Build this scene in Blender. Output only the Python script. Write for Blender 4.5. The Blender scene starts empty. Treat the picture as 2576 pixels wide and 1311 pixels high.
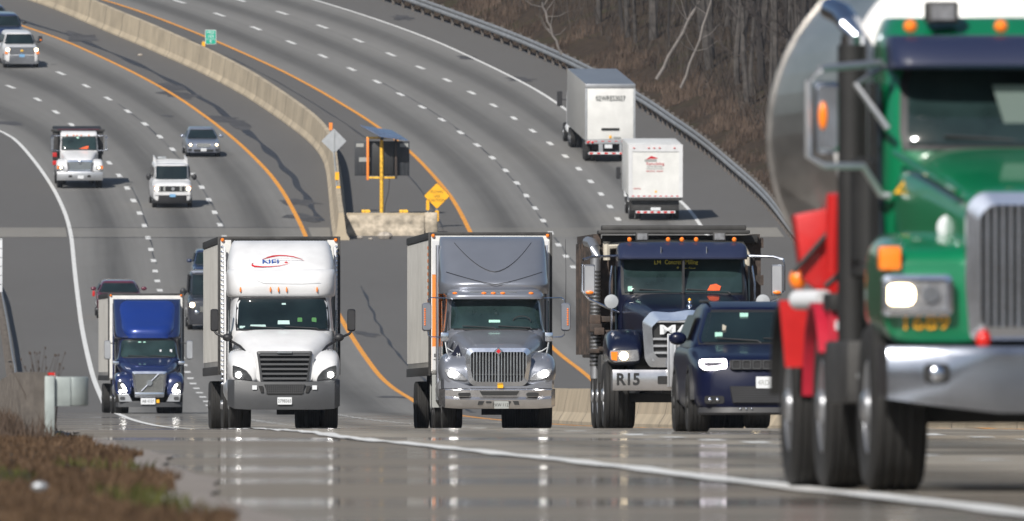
import bpy, bmesh, math, random
from mathutils import Vector, Matrix
R = math.radians
random.seed(7)
scene = bpy.context.scene
COL = scene.collection
F = 56000.0            # focal length in units of a 2576 px wide frame

# ---------------------------------------------------------------- camera, world, sun, exposure
cam_d = bpy.data.cameras.new('camera')
cam = bpy.data.objects.new('camera', cam_d); COL.objects.link(cam)
cam.location = (0, 0, 0); cam.rotation_euler = (R(90), 0, 0)
cam_d.sensor_width = 36.0; cam_d.lens = F / 2576 * 36.0
cam_d.clip_start = 1.0; cam_d.clip_end = 8000
cam_d.dof.use_dof = True; cam_d.dof.focus_distance = 455; cam_d.dof.aperture_fstop = 12.5
scene.camera = cam
SUN_EL, SUN_AZ = 38.0, 24.0     # elevation; degrees to the left of straight behind the camera
world = bpy.data.worlds.new('World'); scene.world = world; world.use_nodes = True
wn = world.node_tree.nodes; wl = world.node_tree.links
sky = wn.new('ShaderNodeTexSky'); sky.sky_type = 'NISHITA'; sky.sun_disc = False
sky.sun_elevation = R(SUN_EL); sky.sun_rotation = R(180 + SUN_AZ)
sky.air_density = 1.0; sky.dust_density = 1.0
bg = wn['Background']; bg.inputs['Strength'].default_value = 0.07
wl.new(sky.outputs['Color'], bg.inputs['Color'])
sun_d = bpy.data.lights.new('sun', 'SUN'); sun_d.energy = 5.0; sun_d.angle = R(0.5); sun_d.color = (1, .955, .89)
sun = bpy.data.objects.new('sun', sun_d); COL.objects.link(sun)
sv = Vector((-math.sin(R(SUN_AZ)) * math.cos(R(SUN_EL)), -math.cos(R(SUN_AZ)) * math.cos(R(SUN_EL)), math.sin(R(SUN_EL))))
sun.rotation_euler = sv.to_track_quat('Z', 'Y').to_euler(); sun.location = (-40, -60, 90)
scene.view_settings.view_transform = 'Standard'; scene.view_settings.look = 'None'
scene.view_settings.exposure = 0.12; scene.view_settings.gamma = 1.0
scene.cycles.max_bounces = 6; scene.cycles.diffuse_bounces = 3; scene.cycles.glossy_bounces = 4
scene.cycles.use_denoising = True

# ---------------------------------------------------------------- materials
def _n(nt, t, **kw):
    n = nt.nodes.new(t)
    for k, v in kw.items(): setattr(n, k, v)
    return n
def mat(name, c, rough=.5, metal=0., coat=0., var=0., scale=3., emit=0., spec=.5, bump=0., stretch=(1, 1, 1), c2=None, crough=.05):
    m = bpy.data.materials.new(name); m.use_nodes = True; nt = m.node_tree
    b = nt.nodes['Principled BSDF']
    c = tuple(c) + (1,) if len(c) == 3 else c
    b.inputs['Base Color'].default_value = c
    b.inputs['Roughness'].default_value = rough; b.inputs['Metallic'].default_value = metal
    b.inputs['Coat Weight'].default_value = coat; b.inputs['Coat Roughness'].default_value = crough
    b.inputs['Specular IOR Level'].default_value = spec
    if emit: 
        b.inputs['Emission Color'].default_value = c; b.inputs['Emission Strength'].default_value = emit
    if var or c2 or bump:
        tc = _n(nt, 'ShaderNodeTexCoord'); mp = _n(nt, 'ShaderNodeMapping'); mp.inputs['Scale'].default_value = stretch
        no = _n(nt, 'ShaderNodeTexNoise'); no.inputs['Scale'].default_value = scale; no.inputs['Detail'].default_value = 5; no.inputs['Roughness'].default_value = .62
        nt.links.new(tc.outputs['Object'], mp.inputs[0]); nt.links.new(mp.outputs[0], no.inputs['Vector'])
        if var or c2:
            cr = _n(nt, 'ShaderNodeValToRGB')
            cr.color_ramp.elements[0].position = .32; cr.color_ramp.elements[1].position = .68
            lo = tuple(x * (1 - var) for x in c[:3]) + (1,); hi = tuple(min(1, x * (1 + var)) for x in (c2 or c)[:3]) + (1,)
            cr.color_ramp.elements[0].color = lo; cr.color_ramp.elements[1].color = hi
            nt.links.new(no.outputs['Fac'], cr.inputs[0]); nt.links.new(cr.outputs[0], b.inputs['Base Color'])
            mr = _n(nt, 'ShaderNodeMapRange'); mr.inputs['To Min'].default_value = max(0, rough - .06); mr.inputs['To Max'].default_value = min(1, rough + .1)
            nt.links.new(no.outputs['Fac'], mr.inputs[0]); nt.links.new(mr.outputs[0], b.inputs['Roughness'])
        if bump:
            bp = _n(nt, 'ShaderNodeBump'); bp.inputs['Strength'].default_value = bump; bp.inputs['Distance'].default_value = .05
            nt.links.new(no.outputs['Fac'], bp.inputs['Height']); nt.links.new(bp.outputs[0], b.inputs['Normal'])
    return m
M = {}
M['white'] = mat('white_paint', (.63, .635, .645), .35, coat=.3, var=.07, scale=2.2)
M['white_box'] = mat('white_trailer_skin', (.67, .67, .65), .45, var=.09, scale=1.2, stretch=(1, .2, 1))
M['shadeskin'] = mat('shaded_side_skin', (.34, .335, .32), .5, var=.12, scale=1.2)  # trailer sides greyer than the fronts: their shade is put into the colour
M['silver'] = mat('silver_paint', (.27, .285, .325), .3, metal=.55, coat=.6, var=.03, scale=2)
M['navy'] = mat('navy_paint', (.012, .022, .085), .25, coat=1., metal=.1)
M['blue'] = mat('blue_paint', (.008, .034, .21), .3, coat=.8, metal=.2)
M['hivis'] = mat('hi_vis_green', (.06, .20, .06), .7)
M['lettering_yellow'] = mat('yellow_lettering', (.75, .68, .08), .5)
M['ink'] = mat('dark_blue_paint', (.003, .005, .020), .3, coat=.6)
M['visor'] = mat('visor_blue_paint', (.016, .022, .055), .45, coat=.15)
M['black'] = mat('black_plastic', (.018, .018, .02), .5, var=.1)
M['grey_plastic'] = mat('dark_grey_plastic', (.05, .052, .056), .5, var=.08)
M['frame'] = mat('chassis_black', (.012, .012, .012), .65, var=.3)
M['tyre'] = mat('tyre_rubber', (.013, .0125, .012), .8, var=.2, scale=6)
M['rim'] = mat('wheel_metal', (.45, .46, .48), .35, metal=.8)
M['chrome'] = mat('chrome', (.74, .78, .86), .17, metal=1., var=.03, scale=4)  # bluish base colour stands in for reflected sky
M['bumper'] = mat('polished_bumper', (.62, .61, .62), .22, metal=.9, var=.08, scale=3)
M['bumper2'] = mat('dark_chrome_bumper', (.36, .39, .45), .18, metal=.95, var=.1, scale=3)  # darker, bluer copy of the bumper metal
M['midgrey'] = mat('mid_grey_lettering', (.13, .14, .13), .6)
M['alu'] = mat('brushed_aluminium', (.55, .56, .58), .4, metal=.9, var=.06, scale=2)
M['glass'] = mat('dark_window_glass', (.008, .015, .016), .04, coat=.5, spec=.4, var=.5, scale=.9, crough=.02)
M['glass2'] = mat('green_window_glass', (.018, .034, .034), .05, coat=.5, spec=.4, var=.5, scale=.9, crough=.02)
M['sideglass'] = mat('side_window_glass', (.008, .011, .013), .3, spec=.3)
M['inside'] = mat('pale_cab_interior', (.12, .16, .145), .6)
M['lens'] = mat('headlamp_lens', (.30, .31, .33), .12, coat=1., metal=.4, var=.3, scale=14)
M['darklens'] = mat('dark_lamp_housing', (.04, .042, .045), .15, coat=1., var=.3, scale=12)
M['amber'] = mat('amber_lens', (.85, .20, .015), .25, coat=.6, emit=.25)
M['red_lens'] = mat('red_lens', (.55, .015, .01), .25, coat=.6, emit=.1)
M['lamp'] = mat('lit_headlamp', (1, .97, .92), .3, emit=30)
M['lamp_warm'] = mat('lit_warm_headlamp', (1, .80, .52), .3, emit=9)
M['drl'] = mat('lit_daytime_strip', (1, .92, 1), .3, emit=7)
M['orange'] = mat('orange_paint', (.85, .25, .04), .4, var=.05)
M['yellow_sign'] = mat('yellow_sign_sheet', (.85, .42, .01), .45, var=.03)
M['yellow_pole'] = mat('yellow_paint', (.68, .32, .02), .5, var=.45, c2=(.75, .42, .03), scale=6)
M['green_sign'] = mat('green_sign_sheet', (.0, .36, .24), .4, var=.03)
M['ink_text'] = mat('black_lettering', (.015, .015, .015), .5)
M['white_text'] = mat('white_lettering', (.7, .72, .72), .5)
M['grey_text'] = mat('grey_lettering', (.30, .31, .30), .6)
M['red'] = mat('red_paint', (.50, .012, .012), .38, coat=.5, var=.12, scale=3)
M['red2'] = mat('crimson_flap', (.42, .01, .03), .5, var=.12, scale=3)
M['green'] = mat('green_paint', (.0, .15, .058), .3, coat=.9, var=.05, scale=1)
M['paper'] = mat('paper', (.45, .62, .60), .7, var=.1)
M['sticker'] = mat('mint_sticker', (.40, .72, .60), .6)
M['vest'] = mat('orange_vest', (.85, .12, .03), .7, var=.2, scale=8)
M['plate'] = mat('plate_white', (.62, .64, .66), .5, var=.05)
M['plate_blue'] = mat('plate_blue', (.16, .34, .55), .5, var=.15, scale=8)
M['rust'] = mat('rusty_steel', (.017, .015, .014), .7, var=.5, c2=(.05, .034, .026), scale=5)
M['dirt'] = mat('grimy_steel', (.035, .034, .033), .6, var=.4, scale=5)
M['solar'] = mat('solar_cells', (.10, .14, .22), .15, coat=1., var=.2, scale=5)
M['sign_back'] = mat('grey_sign_back', (.42, .44, .46), .45, metal=.5, var=.08)
M['galv'] = mat('galvanised_steel', (.42, .44, .45), .42, metal=.55, var=.15, scale=2.5)
M['galv_dirty'] = mat('weathered_rail_steel', (.30, .31, .32), .5, metal=.45, var=.3, scale=3)
M['wood'] = mat('weathered_post_wood', (.10, .088, .078), .85, var=.3, scale=5)
M['concrete'] = mat('barrier_concrete', (.40, .335, .24), .85, var=.20, scale=.45, bump=.08)
M['concrete2'] = mat('stained_block_concrete', (.30, .26, .20), .9, var=.35, c2=(.42, .36, .28), scale=2.2, bump=.3)
M['paint_w'] = mat('white_road_paint', (.68, .68, .66), .6, var=.15, scale=3)
M['paint_y'] = mat('yellow_road_paint', (.72, .30, .03), .6, var=.2, scale=3)
M['stainless'] = mat('polished_tank_steel', (.50, .48, .455), .36, metal=1., var=.28, scale=2.2, stretch=(1, .12, 1))  # colour streaks along the barrel stand in for reflections
M['tankwhite'] = mat('white_tank_head', (.80, .79, .77), .35, coat=.4)
M['maroon'] = mat('maroon_paint', (.10, .012, .03), .3, coat=1.)
M['carsilver'] = mat('silver_blue_paint', (.30, .33, .40), .28, metal=.6, coat=.8)
M['carblue'] = mat('car_navy_paint', (.014, .026, .075), .28, coat=1.)
M['dark_paint'] = mat('dark_grey_paint', (.03, .032, .04), .3, coat=1.)
M['nfiblue'] = mat('logo_blue', (.01, .07, .33), .45)
M['nfired'] = mat('logo_red', (.50, .01, .02), .45)

# ---------------------------------------------------------------- mesh builder
class MB:
    def __init__(s): s.v = []; s.f = []; s.m = []; s.mi = 0
    def add(s, vs, fs):
        o = len(s.v); s.v += [tuple(p) for p in vs]
        for f in fs: s.f.append([i + o for i in f]); s.m.append(s.mi)
        return s
    def mat(s, i): s.mi = i; return s
    def box(s, x0, x1, y0, y1, z0, z1):
        return s.add([(x0, y0, z0), (x1, y0, z0), (x1, y1, z0), (x0, y1, z0), (x0, y0, z1), (x1, y0, z1), (x1, y1, z1), (x0, y1, z1)],
                     [(0, 3, 2, 1), (4, 5, 6, 7), (0, 1, 5, 4), (1, 2, 6, 5), (2, 3, 7, 6), (3, 0, 4, 7)])
    def prism(s, poly, y0, y1, ins=0.):      # poly of (x,z), counter-clockwise seen from the front (-y)
        n = len(poly); cx = sum(p[0] for p in poly) / n; cz = sum(p[1] for p in poly) / n
        area = sum(poly[i][0] * poly[(i + 1) % n][1] - poly[(i + 1) % n][0] * poly[i][1] for i in range(n))
        if area < 0: poly = poly[::-1]
        if ins:
            fr = []
            for x, z in poly:
                d = math.hypot(x - cx, z - cz) or 1; k = max(.2, (d - ins) / d); fr.append((cx + (x - cx) * k, cz + (z - cz) * k))
            vs = [(x, y0, z) for x, z in fr] + [(x, y0 + ins, z) for x, z in poly] + [(x, y1, z) for x, z in poly]
            fs = [list(range(n)), list(range(3 * n - 1, 2 * n - 1, -1))]
            for k in (0, n):
                for i in range(n): j = (i + 1) % n; fs.append((k + j, k + i, k + n + i, k + n + j))
            return s.add(vs, fs)
        vs = [(x, y0, z) for x, z in poly] + [(x, y1, z) for x, z in poly]
        fs = [list(range(n)), list(range(2 * n - 1, n - 1, -1))]
        for i in range(n): j = (i + 1) % n; fs.append((j, i, n + i, n + j))
        return s.add(vs, fs)
    def prismx(s, poly, x0, x1):             # poly of (y,z)
        n = len(poly)
        vs = [(x0, y, z) for y, z in poly] + [(x1, y, z) for y, z in poly]
        fs = [list(range(n - 1, -1, -1)), list(range(n, 2 * n))]
        for i in range(n): j = (i + 1) % n; fs.append((i, j, n + j, n + i))
        return s.add(vs, fs)
    def ring(s, outer, inner, y0, y1, ycrown=0.):
        n = len(outer)
        vs = [(x, y0 + ycrown, z) for x, z in outer] + [(x, y0, z) for x, z in inner] + [(x, y1, z) for x, z in outer] + [(x, y1, z) for x, z in inner]
        fs = []
        for i in range(n):
            j = (i + 1) % n
            fs += [(i, j, n + j, n + i), (j, i, 2 * n + i, 2 * n + j), (n + i, n + j, 3 * n + j, 3 * n + i)]
        return s.add(vs, fs)
    def tube(s, pts, r, n=8, r2=None, cap=True):
        pts = [Vector(p) for p in pts]; L = len(pts); vs = []; fs = []
        for i, p in enumerate(pts):
            t = (pts[min(i + 1, L - 1)] - pts[max(i - 1, 0)]).normalized()
            a = Vector((0, 0, 1)) if abs(t.z) < .9 else Vector((1, 0, 0))
            u = t.cross(a).normalized(); w = t.cross(u)
            rr = r if r2 is None else r + (r2 - r) * i / (L - 1)
            for k in range(n):
                an = 2 * math.pi * k / n; vs.append(p + (u * math.cos(an) + w * math.sin(an)) * rr)
        for i in range(L - 1):
            for k in range(n):
                k2 = (k + 1) % n; fs.append((i * n + k, i * n + k2, (i + 1) * n + k2, (i + 1) * n + k))
        if cap: fs += [list(range(n - 1, -1, -1)), list(range((L - 1) * n, L * n))]
        return s.add(vs, fs)
    def lathe(s, prof, c, axis='x', n=24):   # prof of (axial, radius)
        vs = []; fs = []; L = len(prof)
        for a, r in prof:
            for k in range(n):
                t = 2 * math.pi * k / n; p, q = r * math.cos(t), r * math.sin(t)
                vs.append({'x': (c[0] + a, c[1] + p, c[2] + q), 'y': (c[0] + p, c[1] + a, c[2] + q), 'z': (c[0] + p, c[1] + q, c[2] + a)}[axis])
        for i in range(L - 1):
            for k in range(n):
                k2 = (k + 1) % n; fs.append((i * n + k, i * n + k2, (i + 1) * n + k2, (i + 1) * n + k))
        fs += [list(range(n - 1, -1, -1)), list(range((L - 1) * n, L * n))]
        return s.add(vs, fs)
    def ball(s, c, rx, ry, rz, n=14, m=8):
        prof = [(-math.cos(math.pi * i / m), math.sin(math.pi * i / m)) for i in range(m + 1)]
        vs = []; fs = []
        for a, r in prof:
            r = max(r, .001)
            for k in range(n):
                t = 2 * math.pi * k / n; vs.append((c[0] + rx * r * math.cos(t), c[1] + ry * r * math.sin(t), c[2] + rz * a))
        for i in range(m):
            for k in range(n):
                k2 = (k + 1) % n; fs.append((i * n + k, i * n + k2, (i + 1) * n + k2, (i + 1) * n + k))
        return s.add(vs, fs)
    def loft(s, rings):
        n = len(rings[0]); vs = [p for r in rings for p in r]; fs = []
        for i in range(len(rings) - 1):
            for k in range(n):
                k2 = (k + 1) % n; fs.append((i * n + k, i * n + k2, (i + 1) * n + k2, (i + 1) * n + k))
        L = len(rings); fs += [list(range(n - 1, -1, -1)), list(range((L - 1) * n, L * n))]
        return s.add(vs, fs)
    def loftz(s, secs, k=40, xc=0.):          # (z, yfront, yback, halfwidth, n)
        return s.loft([[sup_z(a, 2 * math.pi * (i + .5) / k, xc) for i in range(k)] for a in smooth_secs(secs)])
    def lofty(s, secs, k=32, xc=0.):          # (y, halfwidth, zbottom, ztop, n)
        rr = []
        for (y, hw, zb, zt, n) in smooth_secs(secs):
            r = []
            for i in range(k):
                t = 2 * math.pi * (i + .5) / k; c, q = math.cos(t), math.sin(t)
                r.append((xc + hw * math.copysign(abs(c) ** (2 / n), c), y, (zb + zt) / 2 + (zt - zb) / 2 * math.copysign(abs(q) ** (2 / n), q)))
            rr.append(r)
        return s.loft(rr)
    def grid(s, fn, nu, nv):
        vs = [fn(i / nu, j / nv) for j in range(nv + 1) for i in range(nu + 1)]
        fs = [(j * (nu + 1) + i, j * (nu + 1) + i + 1, (j + 1) * (nu + 1) + i + 1, (j + 1) * (nu + 1) + i) for j in range(nv) for i in range(nu)]
        return s.add(vs, fs)
    def build(s, name, m, parent=None, bev=0., ang=34, fix=True):
        me = bpy.data.meshes.new(name); me.from_pydata(s.v, [], s.f)
        for k in (m if isinstance(m, (list, tuple)) else [m]): me.materials.append(M[k] if isinstance(k, str) else k)
        if any(s.m):
            for p, i in zip(me.polygons, s.m): p.material_index = i
        if fix or bev:
            bm = bmesh.new(); bm.from_mesh(me)
            if bev:
                es = [e for e in bm.edges if e.is_manifold and e.calc_face_angle(0) > .6]
                bmesh.ops.bevel(bm, geom=es, offset=bev, segments=2, profile=.6, affect='EDGES', clamp_overlap=True)
            if fix: bmesh.ops.recalc_face_normals(bm, faces=bm.faces)
            bm.to_mesh(me); bm.free()
        me.polygons.foreach_set('use_smooth', [True] * len(me.polygons))
        me.set_sharp_from_angle(angle=R(ang)); me.update()
        o = bpy.data.objects.new(name, me); COL.objects.link(o)
        if parent: o.parent = parent
        return o
def smooth_secs(secs, sub=3):
    out = []; n = len(secs)
    if n < 3: return secs
    for i in range(n - 1):
        p0, p1, p2, p3 = secs[max(i - 1, 0)], secs[i], secs[i + 1], secs[min(i + 2, n - 1)]
        for k in range(sub):
            t = k / sub
            # monotone-limited hermite
            row = []
            for a, b, c, d in zip(p0, p1, p2, p3):
                m1 = 0 if (b - a) * (c - b) <= 0 else (c - a) / 2
                m2 = 0 if (c - b) * (d - c) <= 0 else (d - b) / 2
                if b == c: m1 = m2 = 0
                row.append((2 * t**3 - 3 * t**2 + 1) * b + (t**3 - 2 * t**2 + t) * m1 + (-2 * t**3 + 3 * t**2) * c + (t**3 - t**2) * m2)
            out.append(tuple(row))
    out.append(tuple(secs[-1])); return out
def sup_z(a, t, xc=0.):
    z, yf, yb, hw, n = a; c, q = math.cos(t), math.sin(t)
    return (xc + hw * math.copysign(abs(c) ** (2 / n), c), (yf + yb) / 2 + (yb - yf) / 2 * math.copysign(abs(q) ** (2 / n), q), z)
def wrap_patch(secs, poly_rows, off=.012):
    """patch on the front of a loftz body; poly_rows: (z, xleft, xright) bottom to top"""
    ss = smooth_secs(secs, 8); mb = MB(); nx = 16
    def front(x, z):
        for a, b in zip(ss, ss[1:]):
            if a[0] <= z <= b[0] or b is ss[-1]:
                t = 0 if b[0] == a[0] else (z - a[0]) / (b[0] - a[0]); q = [u + (v - u) * t for u, v in zip(a, b)]; break
        _, yf, yb, hw, n = q; r = min(.999, abs(x) / hw)
        return (yf + yb) / 2 - (yb - yf) / 2 * (1 - r ** n) ** (1 / n) - off
    rows = []
    for (z0, l0, r0), (z1, l1, r1) in zip(poly_rows, poly_rows[1:]):
        for k in range(4):
            t = k / 4; rows.append((z0 + (z1 - z0) * t, l0 + (l1 - l0) * t, r0 + (r1 - r0) * t))
    rows.append(poly_rows[-1])
    vs = [(l + (r - l) * i / nx, front(l + (r - l) * i / nx, z), z) for z, l, r in rows for i in range(nx + 1)]
    fs = [(j * (nx + 1) + i, j * (nx + 1) + i + 1, (j + 1) * (nx + 1) + i + 1, (j + 1) * (nx + 1) + i) for j in range(len(rows) - 1) for i in range(nx)]
    return mb.add(vs, fs)
def rrect(x0, x1, z0, z1, r, k=4):
    out = []
    for cx, cz, a0 in ((x1 - r, z0 + r, -90), (x1 - r, z1 - r, 0), (x0 + r, z1 - r, 90), (x0 + r, z0 + r, 180)):
        for i in range(k + 1): a = R(a0 + 90 * i / k); out.append((cx + r * math.cos(a), cz + r * math.sin(a)))
    return out
def rpoly(poly, r=.05, k=3):
    out = []; n = len(poly)
    for i in range(n):
        p, q, w = Vector(poly[i - 1]), Vector(poly[i]), Vector(poly[(i + 1) % n])
        d1 = min(r, (p - q).length * .45); d2 = min(r, (w - q).length * .45)
        a = q + (p - q).normalized() * d1; b = q + (w - q).normalized() * d2
        for j in range(k + 1): t = j / k; out.append(tuple((1 - t)**2 * a + 2 * t * (1 - t) * q + t**2 * b))
    return out
def scale_poly(poly, d):
    n = len(poly); cx = (max(p[0] for p in poly) + min(p[0] for p in poly)) / 2; cz = (max(p[1] for p in poly) + min(p[1] for p in poly)) / 2
    hx = (max(p[0] for p in poly) - min(p[0] for p in poly)) / 2; hz = (max(p[1] for p in poly) - min(p[1] for p in poly)) / 2
    return [(cx + (x - cx) * (hx - d) / hx, cz + (z - cz) * (hz - d) / hz) for x, z in poly]
def width_at(poly, z):
    xs = []
    for i in range(len(poly)):
        (x0, z0), (x1, z1) = poly[i], poly[(i + 1) % len(poly)]
        if (z0 - z) * (z1 - z) <= 0 and z0 != z1: xs.append(x0 + (x1 - x0) * (z - z0) / (z1 - z0))
    return (min(xs), max(xs)) if xs else (0, 0)
def span_at(poly, x):
    return width_at([(b, a) for a, b in poly], x)
def text(parent, s, size, m, x, y, z, wide=1., name='lettering', align='CENTER', ext=.004, shear=0., bold=0., rz=0.):
    cu = bpy.data.curves.new(name, 'FONT'); cu.body = s; cu.size = size; cu.extrude = ext; cu.align_x = align; cu.align_y = 'CENTER'; cu.shear = shear; cu.offset = bold; cu.resolution_u = 3
    t = bpy.data.objects.new(name, cu); COL.objects.link(t)
    me = bpy.data.meshes.new_from_object(t.evaluated_get(bpy.context.evaluated_depsgraph_get()))
    bpy.data.objects.remove(t); bpy.data.curves.remove(cu); me.name = name
    me.transform(Matrix.Translation((x, y, z)) @ Matrix.Rotation(rz, 4, 'Z') @ Matrix.Rotation(R(90), 4, 'X') @ Matrix.Diagonal((wide, 1, 1, 1)))
    me.materials.clear(); me.materials.append(M[m])
    o = bpy.data.objects.new(name, me); COL.objects.link(o)
    if parent: o.parent = parent
    return o
def tag(o, label=None, cat=None, group=None, kind=None):
    if label: o['label'] = label
    if cat: o['category'] = cat
    if group: o['group'] = group
    if kind: o['kind'] = kind
    return o
# ---------------------------------------------------------------- the lie of the land
ZC = [(-200, -.35), (0, -.75), (60, -1.05), (112, -1.31), (140, -1.46), (207, -1.81), (295, -2.28), (354, -2.68), (467, -3.54), (600, -4.45), (700, -4.99), (767, -5.28),
      (822, -5.52), (857, -5.36), (930, -4.55), (1060, -.95), (1120, 1.74), (1274, 11.1), (1334, 15.6), (1420, 21.5), (1600, 30), (2200, 40)]
def hermite(tab, x):
    if x <= tab[0][0]: return tab[0][1]
    if x >= tab[-1][0]: return tab[-1][1]
    for i in range(len(tab) - 1):
        if tab[i][0] <= x <= tab[i + 1][0]: break
    (x0, y0), (x1, y1) = tab[i], tab[i + 1]; h = x1 - x0; d = (y1 - y0) / h
    dp = (y0 - tab[i - 1][1]) / (x0 - tab[i - 1][0]) if i else d
    dn = (tab[i + 2][1] - y1) / (tab[i + 2][0] - x1) if i + 2 < len(tab) else d
    m0, m1 = (d + dp) / 2, (d + dn) / 2; t = (x - x0) / h
    return (2 * t**3 - 3 * t**2 + 1) * y0 + (t**3 - 2 * t**2 + t) * h * m0 + (-2 * t**3 + 3 * t**2) * y1 + (t**3 - t**2) * h * m1
def ripple(Y):      # millimetre waves added to the near pavement to break reflections up like heat mirage
    if Y < 50 or Y > 740: return 0.
    k = min(1, (Y - 50) / 40, (740 - Y) / 60) * (.6 + .4 * min(1, max(0, (Y - 160) / 120))) * (1 if Y < 330 else max(.22, 1 - (Y - 330) / 150))
    return k * (.0042 * math.sin(Y * .47) + .0034 * math.sin(Y * .29 + 1.1) + .0022 * math.sin(Y * .83 + .4) + .004 * math.sin(Y * .113))
def zr(Y): return hermite(ZC, Y) + ripple(Y)
def row(Y): return 655.5 - zr(Y) * F / Y
def Yrow(y):                                # the road distance seen at picture row y
    if y >= row(767):
        lo, hi = 60., 767.
    else: lo, hi = 767., 1900.
    for _ in range(50):
        mid = (lo + hi) / 2
        if row(mid) > y: lo = mid
        else: hi = mid
    return (lo + hi) / 2
def pt(x, y, yb=None):
    Y = Yrow(y if yb is None else yb); return ((x - 1288) * Y / F, Y)
def slope(Y): return (zr(Y + 3) - zr(Y - 3)) / 6
def line(px, near=(), far=()):
    pts = [(pt(x, y)[1], pt(x, y)[0]) for x, y in px] + list(near) + list(far)
    pts.sort(); return pts
def L(tab, Y):
    def raw(Y):
        if Y <= tab[0][0]: (a, b), (c, d) = tab[0], tab[1]
        elif Y >= tab[-1][0]: (a, b), (c, d) = tab[-2], tab[-1]
        else:
            lo, hi = 0, len(tab) - 1
            while hi - lo > 1:
                k = (lo + hi) // 2
                if tab[k][0] <= Y: lo = k
                else: hi = k
            (a, b), (c, d) = tab[lo], tab[hi]
        return b + (d - b) * (Y - a) / (c - a)
    w = 14
    return sum(raw(Y + k * w / 3) for k in range(-3, 4)) / 7
WL = line([(0, 315), (40, 350), (80, 395), (120, 450), (150, 500), (165, 540), (178, 575), (185, 650), (190, 700), (196, 750), (205, 820), (215, 870), (235, 950), (255, 1000)],
          near=[(-60, 7.0), (118, 2.7), (152, 1.67), (207, 0.04), (260, -1.85), (354, -4.1), (467, -6.6), (600, -9.6), (767, -13.6)], far=[(1274, -44.), (1334, -57.), (1420, -78), (1600, -135)])
D1 = line([(40, 215), (91, 246), (137, 278), (180, 311), (278, 410), (301, 441), (319, 471), (336, 505), (353, 537), (365, 568), (371, 598), (381, 624), (385, 652), (390, 678), (395, 705), (467, 925), (474, 941), (482, 959), (491, 974), (500, 986), (510, 999), (519, 1009)],
          near=[(Y, L(WL, Y) + 3.7) for Y in (-60, 118, 207, 300, 467, 600, 767)], far=[(1334, -47.), (1420, -68), (1600, -124)])
YL = line([(70, 65), (150, 97), (210, 122), (265, 145), (320, 175), (380, 205), (430, 232), (480, 265), (525, 300), (575, 335), (644, 400), (659, 402 + 12), (699, 460), (734, 520), (769, 590), (851, 790), (884, 845), (924, 905), (964, 955), (1004, 987), (1049, 1012)],
          near=[(Y, L(WL, Y) + 11.3) for Y in (-60, 118, 207, 300, 467, 600, 767)], far=[(1334, -35.), (1420, -55), (1600, -110)])
D2 = line([(155, 183), (210, 212), (264, 242), (314, 273), (361, 307), (400, 341), (433, 372), (487, 436), (506, 467), (523, 498), (540, 531), (551, 565), (567, 593)],
          near=[(Y, L(D1, Y) + 3.7) for Y in (-60, 118, 207, 300, 467, 600, 767, 860, 930, 1000, 1060)], far=[(1300, L(YL, 1300) - 4.2), (1334, -39.5), (1420, -60), (1600, -116)])
BB = line([(85, 0), (150, 27), (210, 57), (270, 80), (340, 110), (420, 140), (500, 182), (575, 215), (644, 260), (719, 310), (764, 345), (800, 375), (816, 400), (826, 475), (831, 550), (838, 600)], far=[(1420, -50), (1500, -74)])
YR = line([(270, 0), (340, 25), (425, 55), (505, 87), (565, 112), (644, 146), (694, 170), (759, 202), (814, 235), (864, 262), (914, 295), (954, 320), (1034, 380), (1079, 430), (1119, 472), (1149, 515), (1174, 565), (1405, 890), (1475, 940)],
          near=[(767, 5.3), (600, 8.), (467, 10.2), (300, 12.6), (207, 14.5), (118, 17), (-60, 21)], far=[(1420, -46), (1600, -100)])
R1 = line([(479, 10), (560, 40), (646, 72), (720, 100), (793, 132), (863, 162), (929, 195), (991, 227), (1050, 261), (1104, 295), (1155, 330), (1201, 364), (1241, 398), (1276, 431), (1304, 463), (1329, 499), (1354, 534), (1409, 622), (1448, 680)],
          near=[(Y, L(YR, Y) + 3.9) for Y in (-60, 118, 300, 600, 767, 930)], far=[(1420, -41), (1600, -95)])
R2 = line([(724, 36), (804, 63), (882, 93), (958, 125), (1029, 156), (1100, 189), (1166, 221), (1225, 254), (1279, 287), (1332, 323), (1378, 356), (1422, 391), (1459, 426), (1489, 459), (1519, 496), (1541, 528)],
          near=[(Y, L(YR, Y) + 7.8) for Y in (-60, 118, 300, 600, 767, 930, 1060)], far=[(1420, -36), (1600, -90)])
WR = line([(794, 0), (874, 25), (954, 52), (1034, 77), (1104, 105), (1174, 137), (1229, 165), (1288, 192), (1348, 225), (1403, 257), (1723, 510), (1760, 562)],
          near=[(Y, L(YR, Y) + 11.6) for Y in (-60, 118, 300, 600, 767, 930, 1060)], far=[(1420, -31), (1600, -85)])
GR = line([(954, 0), (1034, 30), (1094, 52), (1169, 78), (1229, 98), (1288, 122), (1363, 152), (1423, 180), (1608, 275), (1638, 300), (1713, 350), (1773, 392), (1838, 450), (1898, 500), (1932, 535)],
          near=[(Y, L(WR, Y) + 4.) for Y in (-60, 118, 300, 600, 767, 930, 1060)], far=[(1420, -26), (1600, -80)])
GL = line([(0, 750), (20, 860), (40, 980)], near=[(Y, L(WL, Y) - 3.9) for Y in (-60, 118, 207, 300, 467, 600, 767)] , far=[(1120, -27.5), (1200, -37), (1274, -50), (1420, -86), (1600, -142)])
def GE(Y):    # edge of the left shoulder paving
    return L(WL, Y) - 3.35 - max(0, min(.8, (Y - 252) * .0017)) - max(0, min(1.1, (240 - Y) * .0078)) + (.10 * math.sin(Y * .13) + .03 * math.sin(Y * .41) if Y < 330 else 0)
YS = [-60 + 4 * i for i in range(0, 25)] + [40 + 1.6 * i for i in range(0, 300)] + [520 + 5 * i for i in range(0, 218)] + [1630, 1680, 1740, 1820, 1950, 2200]

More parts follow.
